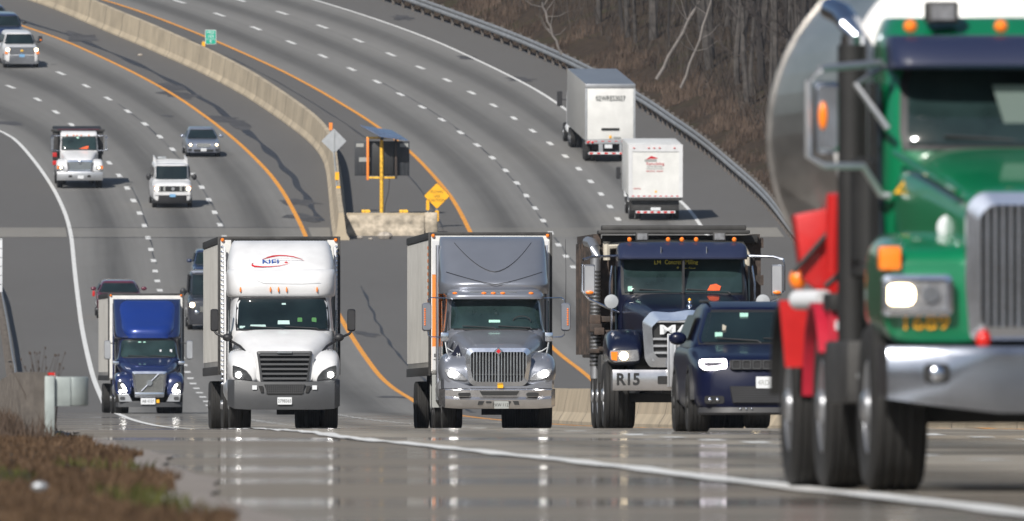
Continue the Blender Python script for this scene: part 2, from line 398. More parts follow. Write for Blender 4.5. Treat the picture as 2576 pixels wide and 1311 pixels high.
def strip_mesh(name, m, fa, fb, n=1, ys=YS, dz=0., kind='structure', extra=None):
    """sheet between two lines; UV u runs 0..1 across, v = distance in metres"""
    vs = []; uv = []; fs = []
    for Y in ys:
        a, b = fa(Y), fb(Y)
        for i in range(n + 1):
            t = i / n; X = a + (b - a) * t; vs.append((X, Y, zr(Y) + dz + (extra(X, Y) if extra else 0))); uv.append((t, Y))
    for j in range(len(ys) - 1):
        for i in range(n): fs.append((j * (n + 1) + i, j * (n + 1) + i + 1, (j + 1) * (n + 1) + i + 1, (j + 1) * (n + 1) + i))
    me = bpy.data.meshes.new(name); me.from_pydata(vs, [], fs)
    ul = me.uv_layers.new(name='UVMap')
    for lp in me.loops: ul.data[lp.index].uv = uv[lp.vertex_index]
    me.materials.append(m); me.polygons.foreach_set('use_smooth', [True] * len(me.polygons))
    o = bpy.data.objects.new(name, me); COL.objects.link(o)
    if kind: o['kind'] = kind
    return o
def asphalt(name, c, bands=0., near_gloss=True, mottling=.17):
    m = bpy.data.materials.new(name); m.use_nodes = True; nt = m.node_tree; b = nt.nodes['Principled BSDF']; lk = nt.links.new
    tc = _n(nt, 'ShaderNodeTexCoord'); uvs = _n(nt, 'ShaderNodeSeparateXYZ'); lk(tc.outputs['UV'], uvs.inputs[0])
    pos = _n(nt, 'ShaderNodeSeparateXYZ'); lk(tc.outputs['Object'], pos.inputs[0])
    def math_(op, a, b_=None, c_=None):
        n = _n(nt, 'ShaderNodeMath', operation=op)
        for i, v in enumerate((a, b_, c_)):
            if v is None: continue
            if isinstance(v, (int, float)): n.inputs[i].default_value = v
            else: lk(v, n.inputs[i])
        return n.outputs[0]
    def noise(src, sc, stretch, detail=4):
        mp = _n(nt, 'ShaderNodeMapping'); mp.inputs['Scale'].default_value = stretch; lk(src, mp.inputs[0])
        no = _n(nt, 'ShaderNodeTexNoise'); no.inputs['Scale'].default_value = sc; no.inputs['Detail'].default_value = detail; no.inputs['Roughness'].default_value = .6
        lk(mp.outputs[0], no.inputs['Vector']); return no.outputs['Fac']
    big = noise(tc.outputs['Object'], .09, (1, .25, 0)); fine = noise(tc.outputs['Object'], 1.6, (1, .12, 0))
    streak = noise(tc.outputs['UV'], 1., (9., .012, 0), 3)
    f = math_('ADD', math_('MULTIPLY', math_('SUBTRACT', big, .5), mottling * 2.2), math_('MULTIPLY', math_('SUBTRACT', fine, .5), mottling * .9))
    if bands:
        # oil-darkened centre of each lane, paler wheel paths, joints darker at the lane edges
        cosb = math_('COSINE', math_('MULTIPLY', math_('ADD', uvs.outputs[0], math_('MULTIPLY', math_('SUBTRACT', streak, .5), .10)), 2 * math.pi))   # 1 at lane edges, -1 at centre
        cos2 = math_('COSINE', math_('MULTIPLY', uvs.outputs[0], 4 * math.pi))
        f = math_('ADD', f, math_('MULTIPLY', cosb, bands)); f = math_('ADD', f, math_('MULTIPLY', cos2, -bands * .25))
        f = math_('ADD', f, math_('MULTIPLY', math_('SUBTRACT', streak, .5), bands * 1.8))
    f = math_('ADD', f, 1.)
    # the pavement changes to a paler, warmer concrete overlay on the near side of the dip
    tz = _n(nt, 'ShaderNodeMapRange'); lk(pos.outputs[1], tz.inputs[0]); tz.inputs['From Min'].default_value = 560; tz.inputs['From Max'].default_value = 800
    tm = _n(nt, 'ShaderNodeMix'); tm.data_type = 'RGBA'; lk(tz.outputs[0], tm.inputs[0]); tm.inputs[6].default_value = (c[0] * 1.55, c[1] * 1.43, c[2] * 1.26, 1); tm.inputs[7].default_value = (*c, 1)
    cm = _n(nt, 'ShaderNodeVectorMath', operation='SCALE'); lk(tm.outputs[2], cm.inputs[0]); lk(f, cm.inputs['Scale'])
    lk(cm.outputs[0], b.inputs['Base Color'])
    # near stretch made glossy in patches at a grazing view, imitating a heat mirage
    patch = noise(tc.outputs['Object'], 1.0, (.03, .016, 0), 4)
    pr = _n(nt, 'ShaderNodeMapRange'); lk(patch, pr.inputs[0]); pr.inputs['From Min'].default_value = .38; pr.inputs['From Max'].default_value = .62
    pr.inputs['To Min'].default_value = .03; pr.inputs['To Max'].default_value = .09
    zone = _n(nt, 'ShaderNodeMapRange'); lk(pos.outputs[1], zone.inputs[0]); zone.inputs['From Min'].default_value = 720; zone.inputs['From Max'].default_value = 800
    zone.inputs['To Min'].default_value = 0; zone.inputs['To Max'].default_value = 1
    mx = _n(nt, 'ShaderNodeMix'); mx.data_type = 'FLOAT'; lk(zone.outputs[0], mx.inputs[0]); lk(pr.outputs[0], mx.inputs[2]); mx.inputs[3].default_value = .85
    if near_gloss: lk(mx.outputs[0], b.inputs['Roughness'])
    else: b.inputs['Roughness'].default_value = .9
    b.inputs['Specular IOR Level'].default_value = .15
    if near_gloss:
        b.inputs['Roughness'].default_value = .85
        for l_ in list(nt.links):
            if l_.to_node == b and l_.to_socket.name == 'Roughness': nt.links.remove(l_)
        pt2 = noise(tc.outputs['Object'], 1.0, (.09, .06, 0), 6)
        sp = _n(nt, 'ShaderNodeMapRange'); lk(pt2, sp.inputs[0]); sp.inputs['From Min'].default_value = .46; sp.inputs['From Max'].default_value = .58; sp.inputs['To Min'].default_value = .03; sp.inputs['To Max'].default_value = .75
        inv = math_('SUBTRACT', 1., zone.outputs[0]); fr = _n(nt, 'ShaderNodeFresnel'); fr.inputs['IOR'].default_value = 1.3
        fac = math_('MULTIPLY', math_('MULTIPLY', sp.outputs[0], inv), fr.outputs[0])
        gl_ = _n(nt, 'ShaderNodeBsdfGlossy'); gl_.inputs['Color'].default_value = (.95, .95, .95, 1); lk(pr.outputs[0], gl_.inputs['Roughness'])
        ms = _n(nt, 'ShaderNodeMixShader'); lk(fac, ms.inputs[0]); lk(b.outputs[0], ms.inputs[1]); lk(gl_.outputs[0], ms.inputs[2]); lk(ms.outputs[0], nt.nodes['Material Output'].inputs['Surface'])
    return m
M['joint'] = mat('joint_sealant', (.03, .03, .032), .7, var=.3)
A_lane = asphalt('lane_asphalt', (.150, .147, .140), .25)
A_lane2 = asphalt('lane_asphalt_right', (.158, .155, .148), .25)
A_sh = asphalt('shoulder_asphalt', (.119, .115, .110), 0, mottling=.10)
A_slab = asphalt('approach_slab_concrete', (.215, .205, .185), 0, mottling=.2)
# paving: one base sheet, then the lanes on top of it
strip_mesh('shoulder_pavement', A_sh, GE, lambda Y: L(GR, Y) + .5, 12, dz=-.004)
for k, (a, b_, m) in enumerate(((WL, D1, A_lane), (D1, D2, A_lane), (D2, YL, A_lane), (YR, R1, A_lane2), (R1, R2, A_lane2), (R2, WR, A_lane2))):
    strip_mesh('traffic_lane', m, lambda Y, a=a: L(a, Y), lambda Y, b_=b_: L(b_, Y), 4, dz=.004)
# concrete approach slab and its dark joints
Ya, Yb = Yrow(597), Yrow(573)
slab_ys = [Ya + (Yb - Ya) * i / 6 for i in range(7)]
strip_mesh('approach_slab', A_slab, GE, lambda Y: L(WL, Y) - .2, 3, ys=slab_ys, dz=.010)
strip_mesh('approach_slab', A_slab, lambda Y: L(YL, Y) + .3, lambda Y: L(BB, Y) - .1, 2, ys=slab_ys, dz=.010)
strip_mesh('approach_slab', A_slab, lambda Y: L(WR, Y) + .3, lambda Y: L(GR, Y) - .1, 2, ys=slab_ys, dz=.010)
M['ink_panel'] = mat('board_panel_back', (.022, .025, .03), .5, var=.1)
A_cross = asphalt('worn_deck_asphalt', (.175, .170, .158), .15)
for a, b_ in ((WL, D1), (D1, D2), (D2, YL), (YR, R1), (R1, R2), (R2, WR)): strip_mesh('approach_slab', A_cross, lambda Y, a=a: L(a, Y), lambda Y, b_=b_: L(b_, Y), 2, ys=slab_ys, dz=.008)
M['stain'] = mat('oil_stain', (.055, .054, .056), .8, var=.35, scale=.8)
M['crack'] = mat('crack_sealant', (.025, .026, .03), .6, var=.3)
for yy in (573.5, 598.5):
    Yj = Yrow(yy); strip_mesh('pavement_joint', M['joint'], lambda Y: L(WL, Y), lambda Y: L(YL, Y), 8, ys=[Yj, Yj + .35], dz=.012)
M['gravel'] = mat('pale_gravel_edge', (.21, .185, .165), .95, var=.35, scale=6)
strip_mesh('gravel_edge', M['gravel'], lambda Y: GE(Y) - .1, lambda Y: GE(Y) + .28, 1, ys=[y for y in YS if y < 300], dz=.012)
# painted lines
def painted(name, m, f, w, ys, dz=.010): return strip_mesh(name, M[m], lambda Y: f(Y) - w / 2 * (1.35 if Y < 330 else 1), lambda Y: f(Y) + w / 2 * (1.35 if Y < 330 else 1), 1, ys=ys, dz=dz)
painted('edge_line', 'paint_w', lambda Y: L(WL, Y), .2, YS); painted('edge_line', 'paint_w', lambda Y: L(WR, Y), .2, YS)
painted('yellow_edge_line', 'paint_y', lambda Y: L(YL, Y), .22, YS); painted('yellow_edge_line', 'paint_y', lambda Y: L(YR, Y), .22, YS)
def dashes(tab, y0, nfar, nnear):
    vs = []; fs = []
    Y0 = Yrow(y0)
    for k in range(-nnear, nfar):
        Ya = Y0 + k * 12.2
        if Ya > 1600 or Ya < 40: continue
        for j in range(4):
            Y = Ya + j * 1.05; X = L(tab, Y)
            for sx in (-.13, .13): vs.append((X + sx + random.uniform(-.02, .02), Y, zr(Y) + .010))
        o = len(vs) - 8
        for j in range(3): fs.append((o + 2 * j, o + 2 * j + 1, o + 2 * j + 3, o + 2 * j + 2))
    mb = MB(); mb.add(vs, fs); o = mb.build('lane_dashes', 'paint_w', fix=False); o['kind'] = 'structure'
dashes(D1, 572, 30, 90); dashes(D2, 570, 30, 90); dashes(R1, 465, 40, 100); dashes(R2, 461, 40, 100)
# dark sealed crack wandering along the median-side shoulder of the left carriageway
def crack(f, ys, w, seed, name='sealed_crack'):
    random.seed(seed); ph = random.random() * 9
    return strip_mesh(name, M['crack'], lambda Y: f(Y) + (.13 * math.sin(Y * .035 + ph) + .025 * math.sin(Y * .31)) - w / 2 * (1 + .6 * math.sin(Y * .37)), lambda Y: f(Y) + (.13 * math.sin(Y * .035 + ph) + .025 * math.sin(Y * .31)) + w / 2 * (1 + .6 * math.sin(Y * .29 + 2)), 1, ys=ys, dz=.007)
crack(lambda Y: L(YL, Y) + 1.15, [1125 + 2 * i for i in range(110)], .34, 3)
for k, (px, py, w, h) in enumerate(((205, 95, 1.1, 6), (430, 218, 1.0, 4), (455, 240, 1.4, 5), (560, 300, 1.3, 4), (600, 315, .9, 5), (745, 508, 1.4, 5), (760, 548, 1.0, 5), (420, 292, .5, 1.2), (1015, 45, .8, 3), (900, 580, .6, 5), (15, 310, 1.2, 2.5), (1180, 145, .7, 2.5), (1310, 200, .9, 3), (1000, 1000, .8, 4), (920, 840, .5, 5))):
    random.seed(k + 40); Xc, Yc = pt(px, py); vs_ = [(Xc, Yc, zr(Yc) + .009)]
    for i in range(14):
        a = 2 * math.pi * i / 14; q = random.uniform(.45, 1.1); Yv = Yc + math.sin(a) * h * q; vs_.append((Xc + math.cos(a) * w * q - math.sin(a) * q * .1 * h, Yv, zr(Yv) + .009))
    g_ = MB(); g_.add(vs_, [(0, 1 + i, 1 + (i + 1) % 14) for i in range(14)]); o_ = g_.build('oil_stain', 'stain', fix=False); o_['kind'] = 'structure'
crack(lambda Y: L(YL, Y) + 1.6, [800 + 3 * i for i in range(85)], .10, 4)
crack(lambda Y: L(YR, Y) - 1.4, [1100 + 2 * i for i in range(100)], .07, 5)
crack(lambda Y: L(D2, Y) + .05, [1100 + 2 * i for i in range(70)], .05, 6)
crack(lambda Y: L(R1, Y) + .05, [1080 + 2 * i for i in range(90)], .05, 8)
crack(lambda Y: L(D1, Y) + .2, [1080 + 2 * i for i in range(40)], .05, 9)

# terrain sheet under and around it all
def terr(X, Y):
    xl, xr = GE(Y), L(GR, Y) + .5
    if X < xl:
        d = xl - X
        z = .02 + (.035 * math.sin(X * 1.3 + Y * .05) * math.sin(Y * .08) + .03) * min(1, d / 1.5) if Y < 330 else -.02
        return z - min(4, max(0, d - 5) * .3) + min(28, max(0, d - 22) * .42)  # hill rising out of view on the left, added to darken reflections
    if X > xr:
        d = X - xr
        return .05 + min(d, 6) * .34 + max(0, min(d - 6, 60)) * .10 + .5 * math.sin(d * .12 + Y * .03) * min(1, d / 14) + max(0, min(d - 66, 60)) * .45 + max(0, min(d - 126, 400)) * .12
    return -.15
offs_l = [0.0, .4, 1, 2, 3.5, 5.5, 8, 12, 18, 22, 30, 40, 50, 70, 90, 120, 200, 500]
offs_r = [0.0, .5, 1, 2, 4, 6, 9, 12, 16, 20, 26, 34, 44, 58, 75, 100, 160, 300, 700]
ys_t = [-700, -340, -240, -180, -140, -100] + [-60 + 8 * i for i in range(0, 215)] + [1750, 1900, 2300, 3200]
vs = []; fs = []; nn = len(offs_l) + len(offs_r) + 2
for Y in ys_t:
    xl, xr = GE(Y), L(GR, Y) + .5
    rowp = [xl - o for o in reversed(offs_l)] + [xl + .1, xr - .1] + [xr + o for o in offs_r]
    for X in rowp: vs.append((X, Y, zr(Y) + terr(X, Y) + (max(0, min(-140 - Y, 200)) * .2)))  # last term: unseen ridge behind the camera, added for dark reflections
for j in range(len(ys_t) - 1):
    for i in range(nn - 1): fs.append((j * nn + i, j * nn + i + 1, (j + 1) * nn + i + 1, (j + 1) * nn + i))
gm = bpy.data.materials.new('dry_ground'); gm.use_nodes = True; nt = gm.node_tree; b = nt.nodes['Principled BSDF']; b.inputs['Roughness'].default_value = .95; b.inputs['Specular IOR Level'].default_value = .1
tc = _n(nt, 'ShaderNodeTexCoord'); n1 = _n(nt, 'ShaderNodeTexNoise'); n1.inputs['Scale'].default_value = .35; n1.inputs['Detail'].default_value = 8; n1.inputs['Roughness'].default_value = .7
n2 = _n(nt, 'ShaderNodeTexNoise'); n2.inputs['Scale'].default_value = 2.5; n2.inputs['Detail'].default_value = 6
nt.links.new(tc.outputs['Object'], n1.inputs['Vector']); nt.links.new(tc.outputs['Object'], n2.inputs['Vector'])
c1 = _n(nt, 'ShaderNodeValToRGB'); c1.color_ramp.elements[0].position = .3; c1.color_ramp.elements[1].position = .7
c1.color_ramp.elements[0].color = (.022, .017, .013, 1); c1.color_ramp.elements[1].color = (.065, .046, .032, 1)
nt.links.new(n2.outputs['Fac'], c1.inputs[0])
mx = _n(nt, 'ShaderNodeMix'); mx.data_type = 'RGBA'; mr = _n(nt, 'ShaderNodeMapRange'); mr.inputs['From Min'].default_value = .52; mr.inputs['From Max'].default_value = .66; mr.inputs['To Max'].default_value = .7
nt.links.new(n1.outputs['Fac'], mr.inputs[0]); nt.links.new(mr.outputs[0], mx.inputs[0]); nt.links.new(c1.outputs[0], mx.inputs[6]); mx.inputs[7].default_value = (.038, .040, .016, 1)
nt.links.new(mx.outputs[2], b.inputs['Base Color'])
g = MB(); g.add(vs, fs); go = g.build('ground', gm, fix=False); go['kind'] = 'structure'

# ---------------------------------------------------------------- median barriers
def barrier(name, f, ys, h, label, m='concrete', base=.40, top=.12, side=1, jn=6.1):
    mb = MB(); prof = [(-base, -.1), (-base, .08), (-base * .62, .33), (-top, h), (top, h), (base * .62, .33), (base, .08), (base, -.1)]
    rings = [[(f(Y) + base * side + x, Y, zr(Y) + z) for x, z in prof] for Y in ys]
    mb.loft(rings); mb.mat(1); Y = ys[0] + 6
    while Y < ys[-1] - 1:
        mb.loft([[(f(q) + base * side + x * 1.012, q, zr(q) + (z + .004)) for x, z in prof] for q in (Y, Y + .09)]); Y += jn
    o = mb.build(name, [m, 'joint'], ang=20); return tag(o, label, 'barrier')
barrier('median_barrier', lambda Y: L(BB, Y), [Yrow(604) + 4 * i for i in range(105)], 1.35, 'long tan concrete median barrier curving down from the top left between the carriageways')
barrier('median_barrier', lambda Y: L(WL, Y) + 12.4, [150 + 5 * i for i in range(108)], 1.0, 'tan concrete barrier seen low behind the silver semi and the dark dump truck', side=0, jn=24.4)

# ---------------------------------------------------------------- guardrails
def guardrail(label, f, ya, yb, step, side, post='wood', hh=.72, step_p=1.9, maxp=95, blockout=True, rail2=False, rh=.33, prefer_near=True):
    root = bpy.data.objects.new('guardrail', None); COL.objects.link(root); root.location = (f(ya), ya, zr(ya))
    ox, oy, oz = root.location
    tag(root, label, 'guardrail')
    n = max(2, int((yb - ya) / step)); ys = [ya + (yb - ya) * i / n for i in range(n + 1)]
    def rail(z0, z1, off, nm):
        prof = [(0, z0), (-.045, z0 + (z1 - z0) * .14), (-.045, z0 + (z1 - z0) * .30), (.02, z0 + (z1 - z0) * .47), (.02, z0 + (z1 - z0) * .53), (-.045, z0 + (z1 - z0) * .70), (-.045, z0 + (z1 - z0) * .86), (0, z1)]
        prof = prof + [(x + .02, z) for x, z in reversed(prof)]
        mb = MB(); mb.loft([[(f(Y) + side * (x + off) - ox, Y - oy, zr(Y) + z - oz) for x, z in prof] for Y in ys]); return mb.build(nm, 'galv_dirty', root, ang=25)
    rail(hh - rh, hh, 0, 'rail')
    if rail2: rail(hh - .72, hh - .39, 0, 'rail')
    k = 0; Y = ya + .1
    while Y < yb and k < maxp:
        X = f(Y); g = MB()
        g.box(X + side * .18 - .08 - ox, X + side * .18 + .08 - ox, Y - .1 - oy, Y + .1 - oy, zr(Y) - .3 - oz, zr(Y) + hh + .04 - oz)
        g.box(X + side * .07 - .05 - ox, X + side * .07 + .04 - ox, Y - .07 - oy, Y + .07 - oy, zr(Y) + hh - .36 - oz, zr(Y) + hh + .01 - oz)
        g.build('post', post, root); Y += step_p; k += 1
    return root
gr_far = guardrail('long galvanised guardrail along the wooded right verge', lambda Y: L(GR, Y), 1045, 1352, 3, 1, step_p=3.2, hh=1.0, rh=.5, post='wood', maxp=96)
M['endcap'] = mat('pale_rail_end', (.33, .37, .36), .45, metal=.35, var=.12, scale=4)
gl = guardrail('weathered guardrail with a pale buffer end in the near left grass', lambda Y: L(WL, Y) - 3.6 - (Y - 252) * .0017, 252, 620, 4, -1, step_p=3.9, hh=.74, maxp=95)
gx = 0.0
e = MB()   # flared end shoe of the rail: a bent plate curling round, on a steel post
xs = 0.
e.lathe([(0, .19), (.02, .2), (.31, .2), (.33, .19)], (xs + .16, -.05, .40), 'z', 20)
e.box(xs - .08, xs + .16, -.27, -.22, .40, .73)
e.build('end_shoe', 'endcap', gl, bev=.004)
e = MB(); e.box(xs - .13, xs - .02, -.34, -.16, -.2, .74); e.build('end_post', 'endcap', gl, bev=.004)
e = MB(); e.box(xs - .16, xs - .03, .4, .5, .70, .775); e.build('reflector', 'red_lens', gl)
gl2 = guardrail('grey guardrail far up the left shoulder at the picture edge', lambda Y: L(GL, Y), 790, 1100, 4, -1, step_p=3.9, hh=.78)
# ---------------------------------------------------------------- signs on the median
def root_at(name, X, Y, z=None, rz=0., pitch=False):
    o = bpy.data.objects.new(name, None); COL.objects.link(o); o.location = (X, Y, zr(Y) if z is None else z); o.rotation_euler = (math.atan(slope(Y)) if pitch else 0, 0, rz); return o
def diamond(h, r=.06): return rpoly([(0, -h), (h, 0), (0, h), (-h, 0)], r)
# mile marker on top of the barrier
Y = Yrow(160); X = (530 - 1288) * Y / F; s = F / Y; zc = (655.5 - 93) / s
t = tag(root_at('mile_marker', X, Y), 'small green mile marker with white border on top of the median barrier', 'sign')
zc -= t.location.z
MB().prism(rrect(-.31, .31, zc - .42, zc + .40, .05), -.02, .0).build('sign_border', 'white_text', t)
MB().prism(rrect(-.285, .285, zc - .395, zc + .375, .04), -.03, -.02).build('sign_panel', 'green_sign', t)
MB().box(-.285, .285, -.034, -.03, zc - .15, zc - .13).build('divider', 'white_text', t)
text(t, 'MILE', .21, 'white_text', 0, -.034, zc + .25); text(t, '103', .25, 'white_text', 0, -.034, zc + .02); text(t, '8', .22, 'white_text', 0, -.034, zc - .27)
MB().box(-.03, .03, 0, .04, 1.2, zc + .3).build('post', 'galv', t)
Y = Yrow(150); t = tag(root_at('reflector', (512 - 1288) * Y / F, Y), 'orange reflector on the barrier top beside the green mile marker', 'reflector')
zc = (655.5 - 112) * Y / F - t.location.z
MB().prism(rrect(-.09, .09, zc - .16, zc + .16, .03), -.03, 0).build('reflector_face', 'yellow_sign', t); MB().box(-.02, .02, 0, .03, 1.1, zc).build('bracket', 'galv', t)
# grey back of a diamond sign on the barrier nose
Y = Yrow(540); s = F / Y; t = tag(root_at('warning_sign', (852 - 1288) / s, Y), 'grey back of a diamond sign at the end of the median barrier', 'sign')
zc = (655.5 - 355) / s - t.location.z; dx = (840 - 852) / s
MB().prism([(x + dx, z + zc) for x, z in diamond(.64)], -.02, 0).build('sign_panel', 'sign_back', t)
MB().box(dx - .035, dx + .035, -.06, -.02, zc - .6, zc + .6).build('rib', 'galv', t)
MB().tube([(dx, -.05, zc - .5), (dx + .1, -.05, zc - 1.6), (dx + .25, -.05, 0)], .05, 8).build('post', 'galv', t)
for px, py, h in ((848, 443, .2), (851, 481, .26)):
    MB().prism(rrect((px - 852) / s - .10, (px - 852) / s + .10, (655.5 - py) / s - t.location.z - h, (655.5 - py) / s - t.location.z + h, .03), -.14, -.10).build('reflector', 'yellow_sign', t)
Y = Yrow(375); s = F / Y; t = tag(root_at('marker_post', (832 - 1288) / s, Y), 'orange flexible marker standing behind the grey diamond sign', 'marker post')
zc = (655.5 - 318) / s - t.location.z
MB().prism(rrect(-.09, .09, zc - .2, zc + .2, .04), -.03, .0).build('reflector_face', 'orange', t); MB().tube([(0, .02, 1.2), (0, .02, zc)], .03).build('post', 'orange', t)
# yellow diamond: PLOWS USE CAUTION
Y = Yrow(572); s = F / Y; t = tag(root_at('caution_sign', (1099 - 1288) / s, Y), 'yellow diamond sign reading PLOWS USE CAUTION beside the concrete block', 'sign')
zc = (655.5 - 493) / s - t.location.z
MB().prism([(x, z + zc) for x, z in diamond(.67)], -.02, 0).build('sign_border', 'ink_text', t)
MB().prism([(x, z + zc) for x, z in diamond(.645)], -.03, -.02).build('sign_panel', 'yellow_sign', t)
for w, dz in (('PLOWS', .20), ('USE', -.02), ('CAUTION', -.22)): text(t, w, .19, 'ink_text', 0, -.034, zc + dz)
MB().tube([(0, .03, -.1), (0, .03, zc)], .04).build('post', 'galv', t)
MB().prism(rrect(-.09, .09, .30, .85, .04), -.05, -.01).build('reflector', 'yellow_sign', t)
Y = Yrow(560); s = F / Y; t = tag(root_at('marker_post', (1076 - 1288) / s, Y), 'short orange marker to the left of the yellow diamond sign', 'marker post')
zc = (655.5 - 516) / s - t.location.z
MB().prism(rrect(-.08, .08, zc - .26, zc + .26, .04), -.03, .0).build('reflector_face', 'yellow_sign', t); MB().tube([(0, .02, 0), (0, .02, zc)], .03).build('post', 'galv', t)
# concrete block across the median
Y = Yrow(592); s = F / Y; t = tag(root_at('concrete_block', (978 - 1288) / s, Y), 'stained concrete barrier section lying across the median in front of the message board', 'barrier')
hw = 112 / s
b_ = MB(); b_.prismx([(-.45, -.1), (-.42, .25), (-.16, .55), (-.12, 1.0), (.25, 1.0), (.3, .5), (.5, .2), (.5, -.1)], -hw, hw - .45); b_.build('block', 'concrete2', t, bev=.03)
b_ = MB(); b_.box(-hw + .1, hw - .2, .3, 2.6, -.2, 1.02 + .10); b_.build('cap_slab', 'concrete', t, bev=.04)
b_ = MB(); b_.prismx([(-.2, -.1), (-.2, .7), (.2, 1.15), (2.8, 1.15), (2.9, -.1)], hw - .43, hw + .2); b_.build('end_wedge', 'concrete2', t, bev=.05)
for k, px in enumerate((920, 1015)):
    Yk = Yrow(560); o = tag(MB().prism(rrect(-.22, .22, 0, .16, .06), -.15, .15).build('lump', 'yellow_pole', None, bev=.02), ('yellow lump on the left of the concrete block top', 'brown yellow lump on the right of the concrete block top')[k], 'debris')
    o.location = ((px - 1288) / s, Y + .7, t.location.z + 1.12); o.name = 'sandbag'
# message board seen from behind
Y = Yrow(545); s = F / Y; t = tag(root_at('message_board', (960 - 1288) / s, Y), 'black roadside message board on a yellow mast with a solar panel on top', 'message board')
Z = lambda py: (655.5 - py) / s - t.location.z
Xp = lambda px: (px - 960) / s
g = MB(); g.box(Xp(892), Xp(1030), .3, .42, Z(442), Z(355)); g.build('panel', 'ink_panel' if 'ink_panel' in M else 'black', t, bev=.02)
g = MB()
for px in range(896, 1030, 9): g.box(Xp(px), Xp(px) + .02, .285, .3, Z(440), Z(357))
g.build('panel_rib', 'grey_plastic', t)
g = MB(); g.box(Xp(938), Xp(990), -.05, .28, Z(440), Z(360)); g.build('equipment_box', 'ink_text', t, bev=.02)
for a, b_, c, d in ((896, 915, 370, 361), (1006, 1027, 370, 361), (903, 932, 407, 396)): MB().box(Xp(a), Xp(b_), .27, .285, Z(c), Z(d)).build('label_plate', 'grey_text', t)
MB().tube([(0, -.1, 0), (0, -.1, Z(352))], .10, 12, r2=.09).build('mast', 'yellow_pole', t)
for px, a in ((925, 0), (996, 1)):
    MB().box(Xp(px) - .06, Xp(px) + .06, -.05, .1, Z(453 if not a else 450), Z(346)).build('frame_upright', 'orange' if not a else 'rust', t, bev=.01)
for py in (347, 447): MB().box(Xp(922), Xp(998), -.04, .08, Z(py) - .05, Z(py) + .05).build('frame_bar', 'yellow_pole', t, bev=.01)
g = MB(); P_ = [(Xp(908), -.5, Z(316)), (Xp(955), -1.2, Z(342)), (Xp(1026), -1.0, Z(352)), (Xp(985), .5, Z(327))]
g.add([(a, b_, c) for a, b_, c in P_] + [(a, b_, c - .06) for a, b_, c in P_], [(0, 1, 2, 3), (7, 6, 5, 4), (0, 4, 5, 1), (1, 5, 6, 2), (2, 6, 7, 3), (3, 7, 4, 0)]); g.build('solar_panel', 'solar', t)
MB().tube([P_[0], P_[1]], .045).build('solar_panel_edge', 'chrome', t)
MB().tube([(.0, -.1, Z(352)), (Xp(965), -.3, Z(338))], .07).build('solar_bracket', 'frame', t)
MB().tube([(Xp(980), .1, Z(447)), (Xp(978), .1, Z(480)), (Xp(968), 0, Z(520)), (.15, -.1, 0)], .018, 5).build('cable', 'frame', t)
# panel sign cut by the left picture edge
Y = 905; s = F / Y; X = (6 - 1288) / s
t = tag(root_at('roadside_sign', X, Y), 'tall pale slatted sign panel cut off by the left picture edge', 'sign')
z0, z1 = (655.5 - 735) / s - t.location.z, (655.5 - 600) / s - t.location.z
MB().box(-1.6, 0, -.03, 0, z0, z1).build('sign_panel', 'plate', t, bev=.01)
for k in range(6): MB().box(-1.58, -.02, -.04, -.03, z0 + (z1 - z0) * (k + .85) / 6, z0 + (z1 - z0) * (k + .9) / 6).build('slat_gap', 'ink_text', t)
for x in (-1.4, -.6): MB().box(x - .05, x + .05, .01, .1, -.3, z1 - .1).build('post', 'galv', t)

# small rubble by the barrier nose
M['rubble'] = mat('pale_rubble', (.38, .34, .29), .9, var=.4, scale=9)
for k, (px, py, r, lb) in enumerate(((932, 603, .12, 'small pale stone left of the brick lump under the concrete block'), (968, 601, .42, 'squarish brick coloured lump at the foot of the concrete block'), (905, 600, .15, 'small pale stone below the barrier nose'), (578, 216, .16, 'bit of white litter on the shoulder below the curving barrier'), (352, 141, .16, 'scrap of white litter on the far left-hand median shoulder'))):
    X, Y = pt(px, py); o = MB().ball((0, 0, r * .35), r, r * .8, r * .5, 7, 4).build('stone', 'rubble', None, ang=10); o.location = (X, Y, zr(Y)); tag(o, lb, 'rubble')

# ---------------------------------------------------------------- bare trees
M['bark'] = mat('grey_bark', (.035, .030, .027), .9, var=.4, scale=2, c2=(.062, .055, .050))
M['bark_dark'] = mat('dark_bark', (.025, .021, .019), .9, var=.35, scale=3)
M['bark_pale'] = mat('pale_birch_bark', (.15, .135, .125), .8, var=.3, scale=2)
M['twig'] = mat('twigs', (.045, .036, .032), .9, var=.3)
def tree_proto(seed, h, r, bark, lean=0.):
    random.seed(seed); tr = MB(); cr = MB()
    pts = []; x = y = 0
    for i in range(9):
        t = i / 8; pts.append((x + lean * h * t, y, -0.4 + h * t)); x += random.uniform(-.12, .12) * h / 9; y += random.uniform(-.1, .1)
    tr.tube(pts, r, 7, r2=r * .25)
    def branch(p, d, ln, rr, lvl):
        q = [p]; 
        for i in range(4):
            d = (d + Vector((random.uniform(-.22, .22), random.uniform(-.22, .22), random.uniform(-.06, .20)))).normalized(); p = p + d * ln / 4; q.append(p)
            if lvl < 2:
                for _ in range(2 if lvl else 3):
                    if random.random() < .75: branch(p, (d + Vector((random.uniform(-.9, .9), random.uniform(-.9, .9), random.uniform(-.2, .6)))).normalized(), ln * random.uniform(.35, .6), rr * .5, lvl + 1)
        cr.tube(q, rr, 4 if lvl else 5, r2=rr * .3, cap=False)
    for i in range(int(h * .9)):
        t = random.uniform(.22, 1); k = min(7, int(t * 8)); a, b_ = Vector(pts[k]), Vector(pts[k + 1]); p = a.lerp(b_, t * 8 - k)
        an = random.uniform(0, 6.28); branch(p, Vector((math.cos(an), math.sin(an), random.uniform(.2, .9))).normalized(), h * random.uniform(.12, .26) * (1.2 - t * .5), r * .28 * (1.1 - t * .6), 0)
    return tr, cr, bark
protos = []
